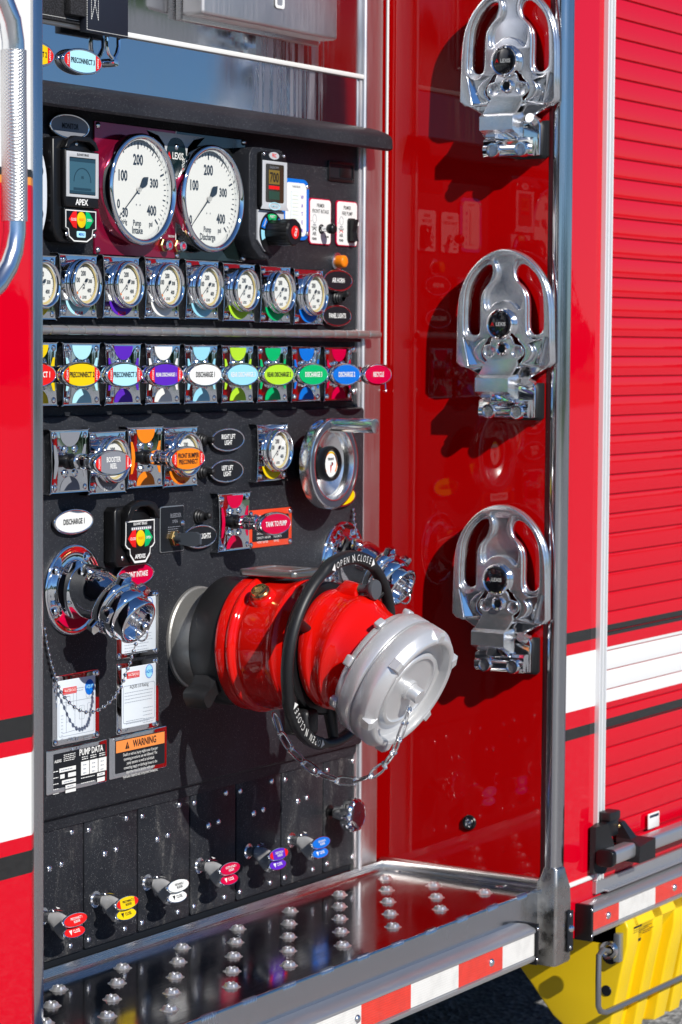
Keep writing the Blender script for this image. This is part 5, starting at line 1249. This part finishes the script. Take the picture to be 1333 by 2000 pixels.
# ================================================================ BLEEDERS
def bleeder(X_, Z_, col, tc, l1, label, ends=False):
    t = thing('drain_bleeder', label, 'bleeder', (X_, -.001, Z_), 'quarter turn bleeder handles along the bottom row')
    inst('stem', 'bls', lambda b: b.lathe([(.0125,0),(.0125,-.0015),(.0085,-.002),(.0075,-.010),(.0095,-.012),(.0105,-.018)], chromer, 24), t)
    def fan(b):
        rg = []
        for y, zc, hw, hh in ((-.010,0,.0085,.0095),(-.018,-.001,.0105,.0125),(-.026,-.006,.009,.019),(-.034,-.010,.008,.023),(-.042,-.012,.010,.022),(-.047,-.011,.012,.017),(-.049,-.011,.011,.014)):
            rg.append([(x, y, z+zc) for x, z in el(hw*.85, hh*.82, 24)])
        b.loft(rg, castd); b.lathe(dome(.0045,.004), chromer, 12, M=Matrix.Translation((-.001,-.019,.010)) @ RX(90) @ Matrix.Rotation(PI, 4, 'X'))
    inst('fan_body', 'blf', fan, t, angle=60)
    b = MB(); b.quadf([(-.0040,-.0190,.0124),(.0088,-.0190,.0104),(.0088,-.031,.0098),(-.0040,-.031,.0128)], col); b.poly([[(-.003,.0),(.003,.0),(0,.006)]], 0, -.0003, tc, M=Matrix.Translation((.002,-.0280,.0140)) @ RX(-70)); b.build('open_tag', t)
    def lens(b, a, c_): b.loft([[(x*s_, y, z*s_) for x, z in el(a, c_, 32)] for y, s_ in ((.010,.55),(.004,.95),(.0,1.04),(-.0012,1.0))], chrome)
    for (x, z, a, c_, tilt, lines_, hh, en) in ((.0035,.0010,.0275,.0095,0,l1,.0036,ends),(.0035,-.0165,.0240,.0085,-16,['CLOSE'],.0048,False)):
        h = MB(); lens(h, a, c_); o = h.build('oval_pad', t, (x, -.0560 if z > 0 else -.0545, z), 60); o.rotation_euler = (math.radians(tilt-12), 0, 0)
        h = MB(); h.poly([el(a*.94, c_*.92, 32)], -.0012, -.0017, col)
        if en:
            th = math.acos(.66)
            for s_ in (1, -1):
                pts = [(s_*xx, zz) for xx, zz in el(a*.94, c_*.92, 10, 0, 0, -th, th)]; h.sheet(pts if s_ > 0 else pts[::-1], -.0019, redp)
        for i, l in enumerate(lines_): h.text(l, .002 if l != 'CLOSE' else .004, ((len(lines_)-1)/2-i)*hh*1.3, hh, -.0021, tc, .02, .75)
        if lines_[0] == 'CLOSE': h.poly([[(-.012,.003),(-.005,.003),(-.010,-.004)]], -.0019, -.0021, tc)
        h.build('pad_print', o)
    return t
Zb = []
for (u, v, col, tc, l1, en, lb) in ((88, 1790, redp, white, ['PRECONNECT 1', 'BLEEDER'], False, 'bleeder handle with red pads at the far left of the bottom row'), (190, 1757, yellowp, blackp, ['PRECONNECT 2', 'BLEEDER'], True, 'bleeder handle with yellow pads and red tips'), (291, 1724, white, blackp, ['DISCHARGE 1', 'BLEEDER'], False, 'bleeder handle with white pads'), (393, 1691, crimp, white, ['GATED INTAKE 1', 'BLEEDER'], False, 'bleeder handle with crimson pads'), (489, 1663, purplep, white, ['REAR DISCH 1', 'BLEEDER'], True, 'bleeder handle with purple pads'), (573, 1641, bluep, white, ['DISCHARGE 2', 'BLEEDER'], False, 'bleeder handle with blue pads')):
    q = at(u, v, -.005); bleeder(q.x, q.z, col, tc, l1, lb, en)
# round scalloped knob
q = at(701, 1593, -.060); 
t = thing('scalloped_knob', 'chrome scalloped drain knob at the bottom right of the panel', 'knob', (q.x, -.001, q.z))
b = MB(); b.lathe([(.012,0),(.012,-.002),(.007,-.003),(.007,-.016)], blk, 24); b.build('shaft', t)
rings = []
for r_, y, am in ((.0120,-.014,0),(.0135,-.016,0),(.0135,-.026,0),(.0140,-.030,.0),(.0245,-.035,.5),(.0285,-.038,1),(.0290,-.052,1),(.0275,-.056,.8),(.0235,-.058,.2),(.0225,-.057,0)):
    rings.append([((r_-.0032*am*(max(0, -math.cos(10*2*PI*k/120)))**1.)*math.cos(2*PI*k/120), y, (r_-.0032*am*(max(0, -math.cos(10*2*PI*k/120)))**1.)*math.sin(2*PI*k/120)) for k in range(120)])
b = MB(); b.loft(rings, chrome); b.build('knob_body', t, angle=50)
b = MB(); b.lathe([(.0222,-.0582),(.0205,-.0590),(0,-.0592)], mat('knob_insert', (.03,.01,.015), .12, coat=1., bump=(120,.6), bdist=.001), 36); b.build('knob_insert', t)

# ================================================================ WRENCHES ON THE RED WALL
kx, kz = .000207, .000189
def Wp(p): return ((p[0]-660)*kx, (778-p[1])*kz)
def mir(L): return [(1320-x, y) for x, y in L][::-1]
out_l = [(235,1080),(228,900),(232,700),(240,560),(275,430),(350,300),(450,195),(560,135)]
out = [Wp(p) for p in out_l]+[Wp((660,116))]+[Wp(p) for p in mir(out_l)]
out = smooth([Wp(p) for p in [(232,700),(240,560),(275,430),(350,300),(450,195),(560,135),(660,116)]+[(1320-x, y) for x, y in [(560,135),(450,195),(350,300),(275,430),(240,560),(232,700)]]], 5)
n5 = len(out)
def osm(P, n=5):
    P = [P[0]]+P+[P[-1]]; o = []
    for i in range(1, len(P)-2):
        p0, p1, p2, p3 = (Vector(P[i+k-1]) for k in range(4))
        for j in range(n):
            tt = j/n; v = .5*((2*p1)+(-p0+p2)*tt+(2*p0-5*p1+4*p2-p3)*tt*tt+(-p0+3*p1-3*p2+p3)*tt**3); o.append((v.x, v.y))
    o.append(P[-1]); return o
arc = [Wp((224,1110))]+osm([Wp(p) for p in [(228,900),(232,720),(243,570),(278,430),(350,300),(450,195),(560,135),(660,116)]+[(1320-x, y) for x, y in [(560,135),(450,195),(350,300),(278,430),(243,570),(232,720),(228,900)]]])+[Wp((1098,1110)), Wp((1060,1155)), Wp((270,1155))]
slotL = [(310,790),(312,620),(325,480),(370,370),(440,285),(500,250),(545,268),(565,330),(552,395),(500,445),(458,510),(445,600),(444,780),(428,838),(392,868),(352,864),(326,838)]
slotR = mir(slotL)
sL = smooth([Wp(p) for p in slotL], 3); sR = smooth([Wp(p) for p in slotR], 3)
def inset(L, k):
    c = sum((Vector(p) for p in L), Vector((0, 0)))/len(L); return [tuple(c+(Vector(p)-c)*k) for p in L]
keyh = smooth([Wp(p) for p in [(575,190),(745,190),(738,300),(765,400),(815,470),(832,560),(815,640),(790,635),(740,585),(660,562),(580,585),(530,635),(505,640),(488,560),(505,470),(555,400),(582,300)]], 3)
triL = [Wp(p) for p in [(292,896),(500,896),(430,940),(392,990),(385,1040),(420,1095),(470,1120),(340,1145),(325,1040)]]
triR = [Wp(p) for p in mir([(292,896),(500,896),(430,940),(392,990),(385,1040),(420,1095),(470,1120),(340,1145),(325,1040)])]
bell = smooth([Wp(p) for p in [(560,880),(760,880),(800,930),(850,990),(850,1060),(810,1120),(800,1150),(520,1150),(510,1110),(465,1060),(465,1000),(510,930)]], 3)
wr = None
def wrench_parts(t):
    inst('rear_plate', 'wr1', lambda b: b.poly([arc, sL, sR, bell], -.014, -.023, castm, .002, 3), t, angle=50)
    inst('front_plate', 'wr2', lambda b: b.poly([arc, inset(sL, 1.13), inset(sR, 1.13), keyh, triL, triR, bell], -.023, -.032, castm, .0028, 3), t, angle=50)
    def arms(b):
        for s_ in (1, -1):
            P = [Wp(p) for p in ((245,1130),(300,1160),(480,1262),(560,1262),(560,1130))]
            P = [(s_*x, z) for x, z in P]
            b.poly([P if s_ > 0 else P[::-1]], -.008, -.022, chrome, .003, 3)
    inst('jaw', 'wr3', lambda b: b.poly([[Wp(p) for p in ((235,1120),(300,1165),(470,1262),(560,1262),(590,1150),(740,1150),(770,1262),(860,1262),(1020,1165),(1085,1120))]], -.006, -.021, chrome, .003, 3), t, angle=50)
    # ridge wedges in the recesses
    def wedge(b):
        for s_ in (1, -1):
            P = [Vector(Wp(p)) for p in ((300,905),(345,1130),(400,1130))]
            b.loft([[(s_*P[0].x, -.023, P[0].y), (s_*P[0].x, -.030, P[0].y), (s_*(P[0].x+.002), -.023, P[0].y)], [(s_*P[1].x, -.023, P[1].y), (s_*P[1].x, -.031, P[1].y), (s_*P[2].x, -.023, P[2].y)]], chrome)
    inst('recess_wedge', 'wr4', wedge, t, angle=30, kind='stuff')
    inst('badge_rim', 'wr5', lambda b: b.lathe([(.0275,-.031),(.0275,-.034),(.0262,-.036),(.0262,-.0415),(.0255,-.044),(.0235,-.045),(.0215,-.044),(.0212,-.042)], chrome, 56), t, angle=50)
    def bdg(b):
        b.lathe([(.0212,-.0425),(.0208,-.0438),(.019,-.0446),(0,-.0452)], mat('badge_black', (.006,.006,.008), .12, coat=1.), 48)
        b.text('A', -.0128, 0, .0064, -.0456, redp, .015, 1.0); b.text('LEXIS', .0030, 0, .0064, -.0456, white, .012, .9)
    inst('badge', 'wr6', bdg, t, angle=50)
def bracket_parts(t):
    def back(b): b.poly([[Wp(p) for p in ((412,1305),(960,1290),(968,1300),(968,1600),(945,1622),(700,1622),(600,1600),(470,1600),(440,1560),(440,1420),(412,1410))]], 0, -.007, rub, .0012, 1)
    inst('backing_pad', 'br1', back, t)
    def blk_(b):
        b.poly([[Wp(p) for p in ((412,1305),(915,1290),(935,1340),(930,1595),(900,1600),(890,1480),(440,1440),(412,1410))]], -.007, -.022, chrome, .002, 3)
    inst('base_block', 'br2', blk_, t, angle=50)
    def clamp(b):
        b.loft([[(x, y, z) for y, z in ((-.018,-.1245),(-.028,-.1255),(-.032,-.130),(-.031,-.136),(-.034,-.140),(-.034,-.150),(-.030,-.155),(-.018,-.156))] for x in (Wp((445,0))[0], Wp((895,0))[0])], chrome)
        b.poly([smooth([Wp(p) for p in ((570,1405),(600,1385),(680,1390),(760,1440),(745,1470),(570,1470))], 3)], -.022, -.036, chrome, .002)
    inst('clamp_bar', 'br3', clamp, t, angle=40)
    for u in (548, 805):
        x, z = Wp((u, 1547))
        inst('clamp_bolt', 'br4', lambda b: (b.lathe([(.0125,-.026),(.0125,-.038),(.0112,-.0405),(.0092,-.0405),(.0088,-.037)], chrome, 36), b.lathe([(.0088,-.0375),(0,-.0375)], castm, 24)), t, (x, 0, z), angle=50)
    def tongue(b):
        P = [(565,885),(755,885),(778,960),(850,975),(850,1060),(795,1100),(800,1130),(742,1232),(440,1232),(480,1130),(520,1100),(490,1060),(480,1000),(525,960)]
        P = [(575,885),(745,885),(770,950),(835,965),(850,1015),(830,1070),(800,1095),(805,1130),(745,1232),(440,1232),(500,1130),(520,1095),(490,1065),(478,1015),(500,965),(550,950)]
        b.poly([[Wp(p) for p in P], el(.0090,.0085,20,*Wp((550,1017))), el(.0085,.0080,20,*Wp((672,992))), el(.0090,.0085,20,*Wp((800,1020)))], -.030, -.036, castm, .0018, 3)
        for (u, v) in ((550,1017),(800,1020)): x, z = Wp((u, v)); b.lathe([(.0092,-.0345),(0,-.031)], castm, 20, M=Matrix.Translation((x,0,z)))
        x, z = Wp((672, 992)); b.lathe([(.0084,-.034),(.0118,-.036),(.0118,-.040),(.0100,-.0415),(.0070,-.040),(.0065,-.028)], chrome, 28, M=Matrix.Translation((x,0,z))); b.lathe([(.0068,-.030),(0,-.030)], blk, 20, M=Matrix.Translation((x,0,z)))
    inst('spring_tongue', 'br5', tongue, t, angle=50)
    def boxp(b):
        x0, z1 = Wp((440, 1232)); x1, z0 = Wp((742, 1372))
        b.loft([[(x0, -.010, z1+.004), (x1+.010, -.010, z1+.004), (x1, -.0365, z1+.001), (x0, -.0365, z1+.001)], [(x0, -.010, z1-.001), (x1+.012, -.010, z1-.001), (x1, -.044, z1-.004), (x0, -.044, z1-.004)], [(x0, -.010, z0), (x1+.012, -.010, z0), (x1, -.044, z0), (x0, -.044, z0)], [(x0+.006, -.010, z0-.012), (x1+.012, -.010, z0-.012), (x1+.006, -.026, z0-.012), (x0+.006, -.026, z0-.012)]], castm)
    inst('box_head', 'br6', boxp, t, angle=30)
    inst('jaw_rest', 'br7', lambda b: b.tube([Vector((Wp((870,0))[0], -.012, -.100)), Vector((Wp((870,0))[0], -.034, -.094))], [.010,.008], castm, 18), t, angle=50)
for (u, v, lb) in ((985, 119, 'topmost of the three'), (976, 633.5, 'middle one of the three'), (968, 1132.5, 'lowest of the three')):
    q = at(u, v, XW-.044, 0)
    t = thing('hydrant_wrench', lb+' chrome hydrant wrenches hanging on the red wall', 'wrench', (XW, q.y, q.z), 'chrome hydrant wrenches', rot=(0, math.radians({'topmost': .8, 'middle': -.5, 'lowest': .3}[lb.split(' ')[0]]), -PI/2)); wrench_parts(t)
    t = thing('wrench_bracket', 'chrome bracket clamping the '+lb.split(' ')[0]+' wrench to the red wall', 'bracket', (XW, q.y, q.z), 'wrench brackets', rotz=-PI/2); bracket_parts(t)

# ================================================================ WHEEL CHOCK, BRACKET, ROD UNDER THE BODY
yel = mat('yellow_plastic', (.86,.58,.004), .38, bump=(120, .15))
XC = at(1205, 1900, -.34).x
def C(u, v): q = at(u, v, XC, 0); return (q.y, q.z)
side = [C(1000,1868), C(1018,1893), C(1040,1925), C(1062,1958), C(1080,1984), C(1100,2003), C(1130,2040), C(1185,2040), C(1200,1970), C(1214,1900), C(1226,1850), C(1228,1815), C(1222,1800)]
ztop = .395; side = [(y, z) for y, z in side]+[(C(1100,1835)[0], ztop), (C(1000,1850)[0], ztop)]
def chock(x0, label):
    t = thing('wheel_chock', label, 'wheel chock', (x0, 0, .3), 'yellow wheel chocks')
    b = MB(); cy = sum(p[0] for p in side)/len(side); cz = sum(p[1] for p in side)/len(side)
    def ringx(x, k, dy=0.): return [(x, y+(0 if k == 1 else (.018 if y < -.30 else 0))+dy, z-.3) for y, z in side]
    def slab(xa, xb, k, bev=.004):
        P = [(y if k else max(y, min(y+.0, y)) , z) for y, z in side]
        if not k: P = [((y+.020) if (y < cy and z < .350) else y, z) for y, z in P]
        m = plate_mesh([[(p[0], p[1]-.3) for p in P]], abs(xb-xa)/2, bev, 3)
        # drawing XY -> (Y,Z), thickness along X
        T = Matrix(((0,0,1,(xa+xb)/2),(1,0,0,0),(0,1,0,0),(0,0,0,1))); b.addmesh(m, yel, T)
    slab(0, .046, 1); slab(.030, .25, 0, .001)
    for xx, ww in ((.105, .040), (.195, .050)): slab(xx, xx+ww, 1)
    b.build('chock_body', t, angle=50)
    (ya, za), (yc, zc_) = C(1228, 1815), C(1214, 1900)
    def fy(z): return ya+(yc-ya)*(z-za)/(zc_-za)-.0016
    h = MB()
    for (xa, xb, z0, z1) in [(.020,.052,.374,.378),(.018,.058,.346,.352)]+[(.020+.04*(i % 2), .045+.04*(i % 2)+.01*(i % 3), .370-.004*(i//2), .3712-.004*(i//2)) for i in range(8)]:
        h.quadf([(xa, fy(z0), z0-.3), (xb, fy(z0), z0-.3), (xb, fy(z1), z1-.3), (xa, fy(z1), z1-.3)], blackp)
    h.build('printed_label', t, kind='stuff')
    for (y_, z_, r_) in ((C(1204,1868)[0]+.012, C(1204,1868)[1], .016), (C(1185,1935)[0], C(1185,1935)[1], .010)):
        h = MB(); h.lathe([(r_,0),(r_*.9,-.0012),(0,-.0014)], blackp, 24, M=Matrix.Rotation(-PI/2, 4, 'Z')); h.build('lifting_hole', t, loc=(-.0004, y_, z_-.3), label='dark round hole')
    return t
chock(XC, 'nearest yellow plastic wheel chock slung under the body')
chock(XC+.262, 'second yellow wheel chock at the right picture edge')
b = MB(); a = at(1246, 1850, -.330); 
t = thing('chock_rod_bracket', 'galvanised bracket and bent grey rod holding the yellow chocks', 'bracket', (XC, -.352, .3))
P0 = Vector((XC, -.352, .3)); rp = lambda u, v, y: at(u, v, y)-P0
b.tube([rp(1190,1858,-.352), rp(1178,1856,-.366), rp(1170,1866,-.370), rp(1169,1910,-.370), rp(1169,1965,-.370), rp(1173,1975,-.370), rp(1184,1977,-.370), rp(1333,1908,-.370), rp(1420,1868,-.370)], .0050, mat('grey_rod', (.30,.31,.33), .35, .8), 14); b.build('bent_rod', t)
b = MB(); b.box(-.015, .0, .0, .012, .02, .070, mat('galvanised', (.42,.45,.47), .35, .8, bump=(60,.4)), .001); b.box(0.0, .036, .014, .10, .045, .095, MATS['galvanised'], .001); e = rp(1190, 1856, -.352); b.lathe([(.016,.004),(.016,-.004),(.010,-.004),(.010,.004)], chromer, 24, M=Matrix.Translation(e) @ Matrix.Rotation(PI/2, 4, 'Z')); b.build('hanger', t)
